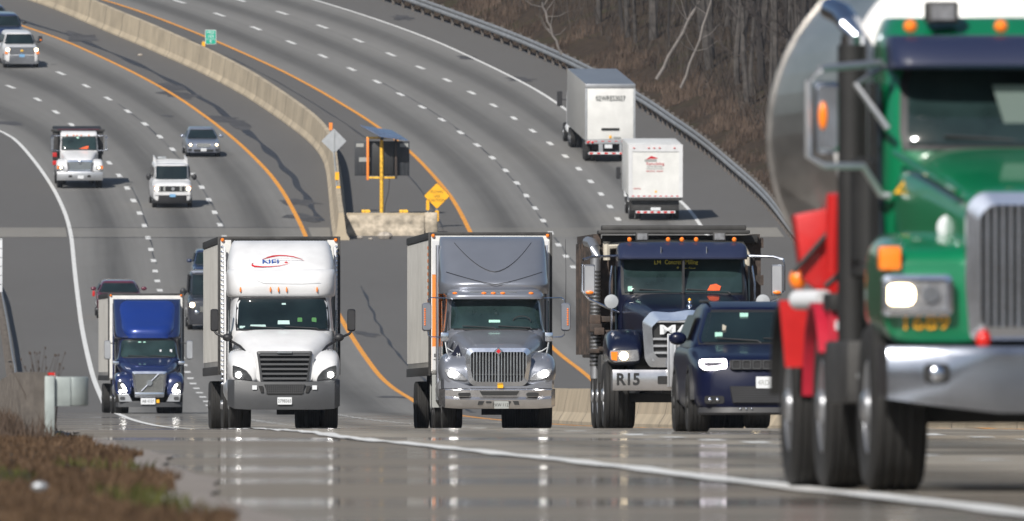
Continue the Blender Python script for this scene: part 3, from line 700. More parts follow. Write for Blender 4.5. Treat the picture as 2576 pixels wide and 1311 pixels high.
for k, (h, r, bk) in enumerate(((15, .17, 'bark'), (17, .21, 'bark_dark'), (13, .13, 'bark'), (18, .24, 'bark'), (12, .10, 'bark_dark'), (16, .16, 'bark'))):
    tr, cr, bk = tree_proto(100 + k, h, r, bk)
    root = bpy.data.objects.new('bare_tree', None)
    a = tr.build('trunk', bk, None, fix=False); c = cr.build('crown', 'twig', None, fix=False)
    COL.objects.unlink(a); COL.objects.unlink(c); protos.append((a.data, c.data))
random.seed(21)
def put_tree(X, Y, k, sc, rz, label, group='bare trees on the wooded bank', name='bare_tree'):
    z = zr(Y) + terr(X, Y); root = bpy.data.objects.new(name, None); COL.objects.link(root); root.location = (X, Y, z); root.rotation_euler = (random.uniform(-.06, .06), random.uniform(-.07, .07), rz); root.scale = (sc, sc, sc)
    for nm, me in zip(('trunk', 'crown'), protos[k]):
        o = bpy.data.objects.new(nm, me); COL.objects.link(o); o.parent = root
    return tag(root, label, 'tree', group)
nt_ = 0
tree_spots = []
for _ in range(2500):
    Y = random.uniform(1110, 1620); d = 4.2 + 62 * random.random() ** 1.3; X = L(GR, Y) + d
    zt = zr(Y) + terr(X, Y); px = 1288 + X * F / Y; py = 655.5 - zt * F / Y
    if px < 930 or px > 2040 or py < -130 or py > 420: continue
    if any((X - a)**2 + ((Y - b_) * .25)**2 < 1.2 for a, b_ in tree_spots): continue
    tree_spots.append((X, Y)); nt_ += 1
    if nt_ > 260: break
for X, Y in tree_spots: put_tree(X, Y, random.randrange(6), random.uniform(.7, 1.15), random.uniform(0, 6.28), 'slim bare grey tree among many on the wooded bank above the right guardrail')
# the two pale leaning trunks
def leaning(px0, py0, px1, py1, Y, r, label, mid=0.):
    s = F / Y; X0 = (px0 - 1288) / s; z0 = (655.5 - py0) / s; X1 = (px1 - 1288) / s; z1 = (655.5 - py1) / s
    X2 = X0 + (X1 - X0) * 1.6; z2 = z0 + (z1 - z0) * 1.6
    root = bpy.data.objects.new('leaning_tree', None); COL.objects.link(root); root.location = (X0, Y, z0); tag(root, label, 'tree')
    n = 12; pts = []
    for i in range(n + 1):
        t = i / n; pts.append(((X2 - X0) * t + mid * math.sin(t * math.pi) + .05 * math.sin(i * 2.1), .06 * math.sin(i * 1.3), (z2 - z0) * t))
    MB().tube(pts, r, 8, r2=r * .7).build('trunk', 'bark_pale', root, fix=False)
    random.seed(int(px0)); g = MB()
    for i in range(9):
        k = random.randrange(3, n); p = Vector(pts[k]); d = Vector((random.uniform(-1, 1), random.uniform(-.5, .5), random.uniform(0, 1))).normalized(); g.tube([p, p + d * .7, p + d * 1.3 + Vector((0, 0, .3))], .03, 4, r2=.008)
    g.build('branch', 'bark_pale', root, fix=False)
leaning(1651, 200, 1766, -20, 1215, .10, 'pale leaning birch trunk, the thicker left one of the crossing pair', .1)
leaning(1712, 222, 1775, -10, 1205, .08, 'pale slanting birch trunk, the thinner right one of the crossing pair', .35)
leaning(1420, 150, 1385, 60, 1270, .08, 'stubby pale grey dead trunk in the brush left of the box trailer', -.1)

# ---------------------------------------------------------------- brush and grass
M['brush'] = mat('dry_brush', (.052, .038, .030), .95, var=.4, c2=(.088, .064, .049), scale=.3, spec=.1)
M['brush2'] = mat('grey_undergrowth', (.024, .021, .019), .95, var=.4, c2=(.060, .050, .043), scale=.6, spec=.1)
M['grass'] = mat('dry_grass', (.055, .033, .021), .95, var=.4, c2=(.10, .065, .040), scale=.7, spec=.1)
M['grass2'] = mat('green_grass', (.042, .046, .014), .95, var=.3, c2=(.065, .068, .022), scale=.7, spec=.1)
def blades(name, m, n, place, h0, h1, w, seed, label, lean=.35, segs=2):
    random.seed(seed); vs = []; fs = []
    for _ in range(n):
        q = place()
        if not q: continue
        X, Y, z = q; h = random.uniform(h0, h1) * random.uniform(.6, 1.1); an = random.uniform(-.9, .9); dx, dy = math.cos(an) * w / 2, math.sin(an) * w / 2
        lx, ly = random.uniform(-lean, lean) * h, random.uniform(-lean, lean) * h; o = len(vs)
        vs += [(X - dx, Y - dy, z - .03), (X + dx, Y + dy, z - .03), (X + lx * .45 + dx * .8, Y + ly * .45 + dy * .8, z + h * .55), (X + lx * .45 - dx * .8, Y + ly * .45 - dy * .8, z + h * .55), (X + lx, Y + ly, z + h)]
        fs += [(o, o + 1, o + 2, o + 3), (o + 3, o + 2, o + 4)]
    g = MB(); g.add(vs, fs); o = g.build(name, m, fix=False); o['kind'] = 'stuff'; o['label'] = label; return o
def right_bank(d0, d1, clump=0.):
    def f():
        Y = random.uniform(1040, 1480); d = random.uniform(d0, d1); X = L(GR, Y) + .6 + d
        if clump and math.sin(X * 1.1 + 3 * math.sin(Y * .07)) * math.sin(Y * .23) < clump - 1: return None
        px = 1288 + X * F / Y
        if px > 2500: return None
        return (X, Y, zr(Y) + terr(X, Y))
    return f
blades('dry_brush', 'brush', 26000, right_bank(.1, 3.6, .9), .25, .75, .05, 5, 'tawny brush on the bank behind the right guardrail')
blades('dark_undergrowth', 'brush2', 46000, right_bank(2.6, 60), .6, 2.2, .05, 6, 'dark leafless undergrowth below the bare trees', lean=.6)
def left_patch(green):
    def f():
        Y = 92 + 230 * random.random() ** 1.4; X = GE(Y) - random.random() ** 1.2 * 5.2 + .05
        if 1288 + X * F / Y < -80: return None
        k = math.sin(X * 1.7 + 1.3) * math.sin(Y * .085 + .4) + .5 * math.sin(X * 3.1 + Y * .21)
        if (k > .62) != green: return None
        return (X, Y, zr(Y) + terr(X, Y))
    return f
blades('dry_grass', 'grass', 34000, left_patch(False), .03, .085, .014, 8, 'short brown grass on the near left verge', lean=.8)
blades('green_grass', 'grass2', 12000, left_patch(True), .03, .10, .016, 9, 'green patches in the near left verge', lean=.8)
def by_rail():
    Y = random.uniform(246, 330); X = L(WL, Y) - 3.6 - random.uniform(.05, 1.4)
    return (X, Y, zr(Y) + terr(X, Y))
blades('verge_weeds', 'brush', 4200, by_rail, .08, .34, .012, 12, 'dead weeds standing against the near guardrail', lean=.5)
random.seed(5)
for k, (px, h, lb) in enumerate(((85, .62, 'tall dead weed with a bent seed head above the near guardrail'), (112, .55, 'bushy dead weed stalk above the guardrail beside its pale end'), (145, .40, 'single thin weed stalk topped by a seed head near the pale rail end'))):
    Y = 262; X = (px - 1288) * Y / F; g = MB()
    for _ in range((7, 16, 2)[k]):
        a = random.uniform(-.35, .35) * (1 if k < 2 else .2); zz = h * random.uniform(.5, 1) + .45
        g.tube([(random.uniform(-.05, .05), 0, 0), (a * .3, 0, .5), (a * .8, random.uniform(-.1, .1), zz)], .006, 4, r2=.002)
        g.ball((a * .8, 0, zz), .009, .009, .02, 5, 3)
    o = g.build('dead_weed', 'brush', None, fix=False); o.location = (X, Y, zr(Y) + terr(X, Y)); tag(o, lb, 'weed')
# scrap of litter in the grass
o = MB().ball((0, 0, .03), .05, .04, .03, 8, 4).build('litter', 'sign_back', None, ang=8); Y = 128; X = (100 - 1288) * Y / F; o.location = (X, Y, zr(Y) + terr(X, Y) + .03); tag(o, 'crumpled pale blue scrap in the near left grass', 'litter')
# ================================================================ vehicle parts (front of each vehicle at y = 0, facing the camera)
def vehicle(name, X, Y, rz, label, cat, pitch=True, dz=0.):
    o = bpy.data.objects.new(name, None); COL.objects.link(o); o.location = (X, Y, zr(Y) + .012 + dz)
    o.rotation_euler = (math.atan(slope(Y + 4)) if pitch else 0, 0, rz); return tag(o, label, cat)
def part(parent, name, m, bev=0., ang=34):
    return lambda mb: mb.build(name, m, parent, bev=bev, ang=ang)
def wheel(p, x, y, r=.52, w=.28, side=-1, chrome=True, dual=False, z=None):
    """side -1: outer face towards -x"""
    z = r - .012 if z is None else z
    def ty(cx):
        h = w / 2; g = MB(); pr = [(-h * .80, r * .56), (-h, r * .72), (-h, r * .90), (-h * .82, r * .985)]
        for k in (-.55, -.18, .18, .55): pr += [(h * (k - .05), r), (h * (k - .035), r * .975), (h * (k + .035), r * .975), (h * (k + .05), r)]
        pr += [(h * .82, r * .985), (h, r * .90), (h, r * .72), (h * .80, r * .56)]
        return g.lathe(pr, (cx, y, z), 'x', 32)
    t = ty(x)
    if dual: u = ty(x - side * (w + .06)); t.add(u.v, u.f)
    o = t.build('wheel', 'tyre', p, ang=40)
    g = MB(); s = side; h = w / 2 * s
    g.lathe([(h * .86, r * .56), (h * .9, r * .53), (h * .35, r * .45), (h * .30, r * .22), (h * 1.0, r * .20), (h * 1.12, r * .14), (h * 1.14, .01)], (x, y, z), 'x', 24)
    for k in range(10):
        a = k * math.pi / 5; g.lathe([(h * .30, .022), (h * .62, .018), (h * .66, .004)], (x, y + r * .34 * math.cos(a), z + r * .34 * math.sin(a)), 'x', 6)
    g.build('rim', 'rim' if chrome else 'dirt', o)
    return o
def marker(p, x, y, z, w=.10, h=.05, m='amber', name='marker_light'):
    g = MB(); g.ball((x, y, z), w / 2, .05, h / 2, 10, 6); return g.build(name, m, p)
def headlight(p, poly, y, lamps, housing='darklens', y1=.12, lit='lamp', r=.06, frame=None):
    g = MB(); g.prism(rpoly(poly, .03), y, y + y1, ins=.015); o = g.build('headlight', housing, p)
    for (x, z, rr) in lamps:
        MB().lathe([(0, rr), (.02, rr * .92), (.03, rr * .3)][::-1], (x, y - .03, z), 'y', 16).build('bulb', lit, o)
    if frame:
        P_ = rpoly(poly, .03); MB().ring(scale_poly(P_, -.02), scale_poly(P_, .004), y - .015, y + .05).build('bezel', frame, o)
    return o
def grille(p, poly, y, back='frame', barm='grey_plastic', n=6, horiz=True, fr='chrome', fw=.06, bw=.02, depth=.06, crown=.0, z_skip=None, slat=True):
    P_ = rpoly(poly, .05, 4)
    o = MB().prism(scale_poly(P_, fw * .5), y + depth, y + depth + .1).build('grille', back, p)
    if fw: MB().ring(P_, scale_poly(P_, fw), y, y + depth + .05, ycrown=.025).build('grille_surround', fr, o, ang=50)
    inn = scale_poly(P_, fw * .8); xs = [q[0] for q in inn]; zs = [q[1] for q in inn]
    g = MB()
    if horiz:
        z0, z1 = min(zs), max(zs)
        for i in range(n):
            z = z0 + (z1 - z0) * (i + .5) / n; a, b = width_at(inn, z)
            if slat: g.add([(a, y + .02, z + bw), (b, y + .02, z + bw), (b, y + .015, z - bw * .2), (a, y + .015, z - bw * .2), (b, y + depth + .02, z - bw), (a, y + depth + .02, z - bw)], [(0, 3, 2, 1), (3, 5, 4, 2), (0, 1, 4, 5)])
            else: g.box(a, b, y + .01, y + depth + .02, z - bw / 2, z + bw / 2)
    else:
        x0, x1 = min(xs), max(xs)
        for i in range(n):
            x = x0 + (x1 - x0) * (i + .5) / n; a, b = span_at(inn, x); g.box(x - bw / 2, x + bw / 2, y + .012 + (0 if i % 2 else .004), y + depth + .02, a, b)
    g.build('grille_bars', barm, o, fix=True)
    return o
def plate(p, x, y, z, txt='', w=.305, h=.155, m='plate', tm='ink_text'):
    o = MB().prism(rrect(x - w / 2, x + w / 2, z - h / 2, z + h / 2, .015), y - .012, y).build('number_plate', m, p)
    if txt: text(o, txt, h * .62, tm, x, y - .014, z - .005, wide=.85, ext=.001)
    return o
def windshield(p, secs, rows_, m='glass', off=.014, wipers=True, border=True, name='windshield'):
    if border:
        (z0, a0, b0), (z1, a1, b1) = rows_[0], rows_[-1]
        wrap_patch(secs, [(z0 - .035, a0 - .04, b0 + .04)] + [(z, a - .045, b + .045) for z, a, b in rows_[1:-1]] + [(z1 + .035, a1 - .04, b1 + .04)], off * .5).build('windshield_seal', 'black', p, fix=False)
    o = wrap_patch(secs, rows_, off).build(name, m, p, fix=False)
    if wipers:
        z0, a0, b0 = rows_[0]
        yw = min(v[1] for v in wrap_patch(secs, [(z0, a0, b0), (z0 + .03, a0, b0)], off).v) 
        g = MB()
        for xa, xb in ((a0 * .75, a0 * .05), (b0 * .05, b0 * .75)): g.tube([(xa, yw - .0, z0 + .05), (xb, yw + .02, z0 + .015), (xb + .05, yw - .02, z0 - .02)], .012, 5)
        g.build('wiper', 'black', p)
    return o
def front_y(secs, x, z, off=.02):
    return wrap_patch(secs, [(z, x - .001, x + .001), (z + .002, x - .001, x + .001)], off).v[8][1]
def mirror_head(p, x, y, z0, z1, w, m='black', glass=True, led=False, r=.05, side=-1, depth=.12):
    o = MB().prism(rrect(x - w / 2, x + w / 2, z0, z1, r), y, y + depth, ins=.03).build('mirror', m, p, ang=45)
    MB().prism(rrect(x - w / 2 + .02, x + w / 2 - .02, z0 + .02, z1 - .02, r * .7), y + depth, y + depth + .01).build('mirror_glass', 'chrome', o)
    if led:
        g = MB()
        n = 10
        for k in range(n): zz = z0 + (z1 - z0) * (.22 + .56 * k / (n - 1)); g.ball((x + led * w * .22, y - .004, zz), .022, .02, (z1 - z0) * .022, 8, 5)
        g.build('amber_strip', 'amber', o)
    return o
def trailer(p, y0, Ln, hw, zb, zt, side='shadeskin', frontm='white_box', rail='dirt', front_marks=True, tandem=True, ribs=True, skirt=None, rotz=0.):
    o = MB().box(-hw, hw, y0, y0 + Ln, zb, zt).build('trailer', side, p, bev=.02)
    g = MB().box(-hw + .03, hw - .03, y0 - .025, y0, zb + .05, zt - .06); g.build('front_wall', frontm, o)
    if ribs:
        n = int(Ln / .36)
        for sx in (-1, 1):
            g = MB()
            for i in range(n): yy = y0 + .25 + i * .36; g.box(min(sx * hw, sx * (hw + .018)), max(sx * hw, sx * (hw + .018)), yy, yy + .09, zb + .25, zt - .16)
            g.build('side_ribs', side, o)
    g = MB()
    for sx in (-1, 1):
        a, b = sorted((sx * (hw - .02), sx * (hw + .03))); g.box(a, b, y0 - .03, y0 + Ln, zt - .13, zt + .012); g.box(a, b, y0 - .03, y0 + Ln, zb - .04, zb + .14)
        g.box(a, b, y0 - .04, y0 + .06, zb, zt)
    g.box(-hw, hw, y0 - .035, y0 + .03, zt - .05, zt + .014); g.build('top_rail', rail, o, bev=.006)
    if front_marks:
        for sx in (-1, 1): marker(o, sx * (hw - .07), y0 - .05, zt - .06, .08, .08)
    if tandem:
        for yy in (y0 + Ln - 5.4, y0 + Ln - 4.1):
            for sx in (-1, 1): wheel(o, sx * (hw - .16), yy, side=sx, dual=True, chrome=False)
        MB().box(-.9, .9, y0 + Ln - 6.2, y0 + Ln - 3.4, .75, zb).build('bogie', 'frame', o)
        for sx in (-1, 1): MB().box(sx * .6 - .3, sx * .6 + .3, y0 + Ln - 1.0, y0 + Ln - .98, .3, zb).build('mud_flap', 'frame', o)
    g = MB()
    for sx in (-.7, .7): g.box(sx - .07, sx + .07, y0 + 3.0, y0 + 3.14, .35, zb)
    g.build('landing_leg', 'dirt', o)
    return o
def chassis(p, y0, y1, hw=.42, z0=.55, z1=1.0, steer=1.3, axle=(5.2, 6.5), half=1.22, sw=1.02, r=.52, stw=.29, tanks=True):
    g = MB(); g.box(-hw, hw, y0, y1, z0, z1); g.box(-.95, .95, steer - .08, steer + .08, .42, .56)
    for a in axle: g.box(-1.0, 1.0, a - .1, a + .1, .42, .6)
    g.build('chassis', 'frame', p, bev=.02)
    for sx in (-1, 1):
        wheel(p, sx * (sw), steer, r, stw, side=sx)
        for a in axle: wheel(p, sx * (half - .16), a, r, .27, side=sx, dual=True)
    if tanks:
        for sx in (-1, 1): MB().lathe([(0, .28), (.05, .33), (1.5, .33), (1.55, .28)], (sx * .88, 2.4, .82), 'y', 18).build('fuel_tank', 'alu', p)
def vline(secs, pts, w, m, nm, parent, off=.012):
    vs = []; P_ = []
    for (x0, z0), (x1, z1) in zip(pts, pts[1:]):
        for k in range(6): t = k / 6; P_.append((x0 + (x1 - x0) * t, z0 + (z1 - z0) * t))
    P_.append(pts[-1])
    for x, z in P_: yy = front_y(secs, x, z) - off; vs += [(x, yy, z - w / 2), (x, yy, z + w / 2)]
    g = MB(); g.add(vs, [(2 * i, 2 * i + 2, 2 * i + 3, 2 * i + 1) for i in range(len(P_) - 1)]); return g.build(nm, m, parent, fix=False)
# ================================================================ white semi with aero hood
def place(px, Y): return (px - 1288) * Y / F
Y = 467.; rz = .034
T = vehicle('semi_truck', place(716, Y), Y, rz, 'white semi truck with dark grey bumper and box trailer, left of the silver one', 'semi truck')
chassis(T, .6, 7.2, steer=1.35, axle=(5.3, 6.6), sw=1.0)
CAB = [(.55, 1.9, 4.6, 1.12, 7), (1.6, 1.62, 4.6, 1.13, 7), (2.03, 1.50, 4.6, 1.12, 6), (2.12, 1.55, 4.6, 1.09, 5.5), (2.72, 2.05, 4.6, 1.05, 5.5), (2.80, 2.0, 4.6, 1.12, 5), (3.0, 1.96, 4.6, 1.15, 5), (3.25, 2.05, 4.6, 1.15, 5), (3.36, 2.2, 4.6, 1.12, 5)]
MB().loftz(CAB, 56).build('cab', 'white', T, ang=60)
FAIR = [(3.30, 2.30, 4.7, 1.13, 5), (3.42, 2.34, 4.7, 1.13, 4.5), (3.65, 2.62, 4.7, 1.10, 4), (3.88, 3.05, 4.7, 1.04, 4), (3.97, 3.4, 4.7, .98, 4)]
MB().loftz(FAIR, 56).build('roof_fairing', 'white', T, ang=60)
vline(FAIR, [(-1.08, 3.31), (-.9, 3.345), (-.5, 3.335), (0, 3.325), (.5, 3.335), (.9, 3.35), (1.08, 3.32)], .016, 'frame', 'fairing_seam', T)
vline(CAB, [(-.62, 3.26), (-.55, 3.14), (-.4, 3.08), (.4, 3.07), (.8, 3.09)], .012, 'plate', 'roof_crease', T)
# dark serrated gap strip on top of the fairing
g = MB()
for i in range(30): g.prism([(-.98 + i * .067, 3.93), (-.95 + i * .067, 3.99), (-.92 + i * .067, 3.93)], 4.72, 4.76)
g.build('gap_strip', 'white', T)
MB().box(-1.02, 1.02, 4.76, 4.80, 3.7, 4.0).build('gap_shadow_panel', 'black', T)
g = MB()
for sx in (-1, 1):
    g.prismx([(3.6, .75), (4.8, .75), (4.8, 3.85), (4.3, 3.85), (3.9, 3.3), (3.6, 2.9)], sx * 1.17 - .02, sx * 1.17 + .02)
g.build('side_extender', 'white', T, bev=.01)
g = MB()
for sx in (-1, 1):
    for i in range(30): g.ball((sx * 1.205, 4.83, .95 + i * .10), .035, .03, .035, 6, 4)
g.build('bolt_row', 'chrome', T)
windshield(T, CAB, [(2.10, -.94, .94), (2.2, -.95, .95), (2.62, -.92, .92), (2.73, -.87, .87)], off=.03)
# hood and fenders
H = [(.16, .60, .95, 1.60, 5), (.32, .66, .9, 1.72, 5), (.7, .82, .9, 1.86, 4.5), (1.2, .98, .9, 2.02, 4.5), (1.62, 1.06, .9, 2.11, 5)]
hood = MB().lofty(H, 40)
for sx in (-1, 1): hood.lofty([(.14, .16, 1.0, 1.20, 3), (.22, .28, .95, 1.42, 3.2), (.55, .36, .92, 1.60, 3.2), (1.1, .37, .95, 1.68, 3.5), (1.7, .34, 1.0, 1.66, 4), (2.1, .30, 1.0, 1.5, 4)], 28, xc=sx * .81)
hood.build('hood', 'white', T, ang=60)
headL = [(-1.09, 1.335), (-1.09, 1.10), (-1.03, 1.05), (-.67, 1.0), (-.70, 1.10), (-.80, 1.22), (-.95, 1.30)]
for sx in (-1, 1):
    headlight(T, [(-sx * a, b) for a, b in headL], .10, [(sx * .965, 1.13, .062)], y1=.3)
grille(T, [(-.59, 1.63), (.59, 1.63), (.56, 1.45), (.50, .95), (-.50, .95), (-.56, 1.45)], .06, barm='grey_plastic', n=6, fr='grey_plastic', fw=.05, bw=.035, depth=.09)
MB().prism(rrect(-.16, .16, 1.585, 1.625, .018), .03, .06).build('badge', 'chrome', T)
# bumper
b_ = MB(); rings = []
for (x, z0, z1, yy) in ((-1.18, .55, 1.02, .75), (-1.17, .48, 1.03, .35), (-1.05, .42, 1.03, .10), (-.75, .40, 1.00, .03), (-.5, .40, .98, .0), (.5, .40, .98, .0), (.75, .40, 1.00, .03), (1.05, .42, 1.03, .10), (1.17, .48, 1.03, .35), (1.18, .55, 1.02, .75)):
    rings.append([(x, yy + .02, z0), (x, yy - .02, (z0 * 2 + z1) / 3), (x, yy, (z0 + z1 * 2) / 3), (x, yy + .05, z1), (x, yy + .22, z1), (x, yy + .22, z0)])
b_.loft(rings); b_.build('bumper', 'grey_plastic', T, ang=50)
MB().prism([(-.43, .93), (.43, .93), (.36, .72), (-.36, .72)], -.03, .02).build('lower_intake', 'frame', T)
g = MB()
for i in range(5): g.box(-.40, .40, -.036, -.03, .75 + i * .04, .76 + i * .04)
for i in range(20): g.box(-.38 + i * .04, -.372 + i * .04, -.036, -.03, .74, .92)
g.build('intake_mesh', 'grey_plastic', T)
for sx in (-1, 1):
    MB().prism([(sx * .46, .90), (sx * .55, .90), (sx * .50, .76), (sx * .44, .76)], -.035, 0).build('tow_slot', 'frame', T)
    MB().prism(rrect(sx * .63 - .05, sx * .63 + .05, .82, .91, .01), -.012, .02).build('reflector', 'plate', T)
plate(T, 0, -.03, .585, '2798365')
for x in (-.88, -.25, -.08, .09, .73): marker(T, x, front_y(CAB, x, 2.93, 0), 2.93, .045, .12)
# mirrors on long arms, hood mirrors
for sx in (-1, 1):
    mirror_head(T, sx * 1.44, 1.45, 2.05, 2.52, .17)
    MB().tube([(sx * 1.44, 1.5, 2.06), (sx * 1.40, 1.45, 2.0), (sx * 1.24, 1.4, 1.93), (sx * .92, 1.0, 1.74), (sx * .80, .7, 1.62), (sx * .80, .65, 1.50)], .028, 8).build('mirror_arm', 'black', T)
    MB().ball((sx * 1.17, 1.2, 1.92), .11, .10, .085).build('hood_mirror', 'black', T)
    MB().prismx([(1.62, 1.55), (1.95, 1.55), (1.95, 2.5), (1.8, 2.5)], sx * 1.125 - .012, sx * 1.125 + .012).build('door_window', 'glass', T)
    text(T, '191098', .10, 'ink_text', sx * 1.0, .76, 1.66, name='door_number')
# papers on the dash, vest
for x, z, w, h in ((.02, 2.22, .26, .12), (-.52, 2.165, .34, .05), (-.85, 2.14, .12, .05), (.03, 2.63, .09, .035)):
    MB().prism([(x - w / 2, z - h / 2), (x + w / 2, z - h / 2), (x + w * .45, z + h / 2), (x - w * .47, z + h / 2)], front_y(CAB, x, z) - .03, front_y(CAB, x, z) - .024).build('paper', 'paper', T)
for x in (.36, .66): MB().prism(rrect(x - .05, x + .05, 2.2, 2.34, .02), front_y(CAB, x, 2.25) - .008, front_y(CAB, x, 2.25) - .004).build('vest_patch', 'hivis' if 'hivis' in M else 'sticker', T)
# logo on the fairing
yf = front_y(FAIR, 0, 3.52) - .01
lg = text(T, 'NFI', .165, 'nfiblue', -.24, yf - .01, 3.505, wide=1.5, name='fairing_logo', bold=.0015, shear=0.)
def swoosh(pts, w, m, nm):
    g = MB(); n = len(pts); vs = []
    for i, (x, z) in enumerate(pts):
        k = w[i]; yy = front_y(FAIR, x, z) - .012
        vs += [(x, yy, z - k / 2), (x, yy + .0, z + k / 2)]
    g.add(vs, [(2 * i, 2 * i + 2, 2 * i + 3, 2 * i + 1) for i in range(n - 1)]); return g.build(nm, m, lg, fix=False)
swoosh([(-.42, 3.565), (-.30, 3.61), (-.18, 3.64), (-.05, 3.655), (.1, 3.65), (.25, 3.63), (.38, 3.59), (.47, 3.545)], [.004, .03, .035, .022, .02, .018, .012, .004], 'nfired', 'swoosh')
swoosh([(-.60, 3.50), (-.64, 3.455), (-.58, 3.425), (-.42, 3.415), (-.25, 3.42), (-.05, 3.435), (.10, 3.47), (.18, 3.50)], [.01, .05, .035, .022, .018, .014, .01, .004], 'nfired', 'swoosh')
text(lg, 'LOGISTICS \u2022 TRANSPORTATION \u2022 DISTRIBUTION', .038, 'grey_text', 0.02, yf + .012, 3.592, name='small_lettering', ext=.002)
MB().prism([(.09 + .045 * math.cos(math.pi / 2 + k * math.pi / 5) * (1 if k % 2 == 0 else .42), 3.50 + .05 * math.sin(math.pi / 2 + k * math.pi / 5) * (1 if k % 2 == 0 else .42)) for k in range(10)], yf - .006, yf).build('star', 'nfired', lg)
trailer(T, 4.95, 16.0, 1.27, 1.18, 4.06)

# ================================================================ silver semi with chrome grille
Y = 469.; rz = .034
T = vehicle('semi_truck', place(1254, Y), Y, rz, 'silver semi truck with chrome grille and lit headlights in the middle lane', 'semi truck')
chassis(T, .6, 7.2, steer=1.3, axle=(5.6, 6.9), sw=1.02)
CAB = [(.55, 1.8, 4.8, 1.10, 7), (1.6, 1.60, 4.8, 1.12, 7), (2.0, 1.5, 4.8, 1.10, 6), (2.10, 1.55, 4.8, 1.06, 5.5), (2.74, 2.0, 4.8, 1.0, 5.5), (2.80, 2.0, 4.8, 1.02, 5), (2.95, 2.1, 4.8, 1.12, 5)]
MB().loftz(CAB, 56).build('cab', 'silver', T, ang=60)
FAIR = [(2.86, 2.15, 4.9, 1.16, 4.5), (3.05, 2.02, 4.9, 1.17, 4), (3.22, 2.25, 4.9, 1.16, 3.6), (3.5, 2.75, 4.9, 1.15, 3.6), (3.85, 3.4, 4.9, 1.13, 3.6), (4.02, 3.75, 4.9, 1.11, 3.8), (4.08, 4.1, 4.9, 1.09, 4)]
MB().loftz(FAIR, 64).build('roof_fairing', 'silver', T, ang=60)
def arc_v(xe, ze, z0, p=1.6): return [(xe * k / 8, z0 + (ze - z0) * abs(k / 8) ** p) for k in range(-8, 9)]
vline(FAIR, arc_v(1.02, 3.32, 3.05, 1.25), .014, 'frame', 'fairing_seam', T)
vline(FAIR, arc_v(.82, 3.95, 3.32, 1.7), .022, 'grey_plastic', 'fairing_crease', T)
VIS = [(2.74, 1.72, 3.2, 1.02, 6), (2.80, 1.70, 3.2, 1.03, 5), (2.88, 1.80, 3.2, 1.0, 5), (2.92, 1.95, 3.2, .96, 5)]
MB().loftz(VIS, 48).build('sun_visor', 'silver', T, ang=50)
for x in (-.86, -.25, -.05, .15, .75): marker(T, x, front_y(VIS, x, 2.86, 0), 2.865, .11, .055)
vline(VIS, [(-.55, 2.885), (.45, 2.885)], .02, 'chrome', 'visor_strip', T)
windshield(T, CAB, [(2.12, -.95, .95), (2.2, -.95, .95), (2.66, -.92, .92), (2.74, -.88, .88)], m='glass2', off=.03)
H = [(.12, .60, 1.0, 1.66, 4.5), (.3, .66, .9, 1.76, 4.5), (.7, .78, .9, 1.87, 4.2), (1.2, .92, .9, 2.02, 4.2), (1.62, 1.0, .9, 2.10, 5)]
hood = MB().lofty(H, 40)
for sx in (-1, 1): hood.lofty([(.12, .18, .95, 1.18, 3), (.2, .34, .9, 1.36, 3), (.5, .42, .88, 1.52, 2.8), (1.0, .44, .88, 1.62, 3), (1.6, .40, .9, 1.60, 3.4), (2.1, .34, .9, 1.4, 4)], 28, xc=sx * .80)
hood.build('hood', 'silver', T, ang=60)
vline(CAB, [(-1.0, 2.09), (1.0, 2.09)], .02, 'frame', 'cowl_gap', T)
for sx in (-1, 1):
    hp = [(sx * a, b) for a, b in ((1.14, 1.22), (1.12, 1.27), (.98, 1.26), (.76, 1.15), (.64, 1.03), (.68, 1.01), (.92, 1.02), (1.07, 1.09))]
    headlight(T, hp, .08, [(sx * .97, 1.16, .075), (sx * .90, 1.15, .055)], y1=.35, housing='lens')
GP = [(-.52, .90), (.52, .90), (.62, .98), (.69, 1.40), (.68, 1.62), (.62, 1.70), (-.62, 1.70), (-.68, 1.62), (-.69, 1.40), (-.62, .98)]
gg = grille(T, GP, .02, barm='chrome', n=19, horiz=False, fr='chrome', fw=.085, bw=.022, depth=.09)
MB().box(-.02, .02, .015, .05, .98, 1.64).build('centre_bar', 'chrome', gg)
MB().box(-.56, .56, .055, .09, 1.13, 1.15).build('cross_bar', 'grey_plastic', gg)
MB().prism([(0, 1.54), (.09, 1.63), (0, 1.72), (-.09, 1.63)], -.03, .02, ins=.01).build('badge', 'chrome', T)
MB().prism([(0, 1.58), (.05, 1.63), (0, 1.68), (-.05, 1.63)], -.045, -.03).build('badge_centre', 'nfired', T)
b_ = MB(); rings = []
for (x, z0, z1, yy) in ((-1.22, .52, .84, .8), (-1.21, .48, .84, .4), (-1.12, .44, .84, .12), (-.8, .42, .84, .02), (-.5, .42, .84, -.02), (.5, .42, .84, -.02), (.8, .42, .84, .02), (1.12, .44, .84, .12), (1.21, .48, .84, .4), (1.22, .52, .84, .8)):
    rings.append([(x, yy + .05, z0), (x, yy + .0, z0 + .06), (x, yy - .02, z0 + .19), (x, yy + .03, z0 + .25), (x, yy + .02, z1 - .03), (x, yy + .05, z1), (x, yy + .25, z1), (x, yy + .25, z0)])
b_.loft(rings); b_.build('bumper', 'bumper', T, ang=35)
b_ = MB(); rings = []
for (x, z0, z1, yy) in ((-1.19, .85, 1.02, .6), (-1.14, .85, 1.04, .2), (-.9, .85, .99, .08), (-.6, .85, .90, .05), (.6, .85, .90, .05), (.9, .85, .99, .08), (1.14, .85, 1.04, .2), (1.19, .85, 1.02, .6)):
    rings.append([(x, yy, z0), (x, yy, z1), (x, yy + .3, z1), (x, yy + .3, z0)])
b_.loft(rings); b_.build('bumper_top', 'silver', T, ang=40)
MB().prism([(-.40, .79), (.44, .79), (.38, .70), (-.34, .70)], -.045, 0).build('centre_opening', 'frame', T)
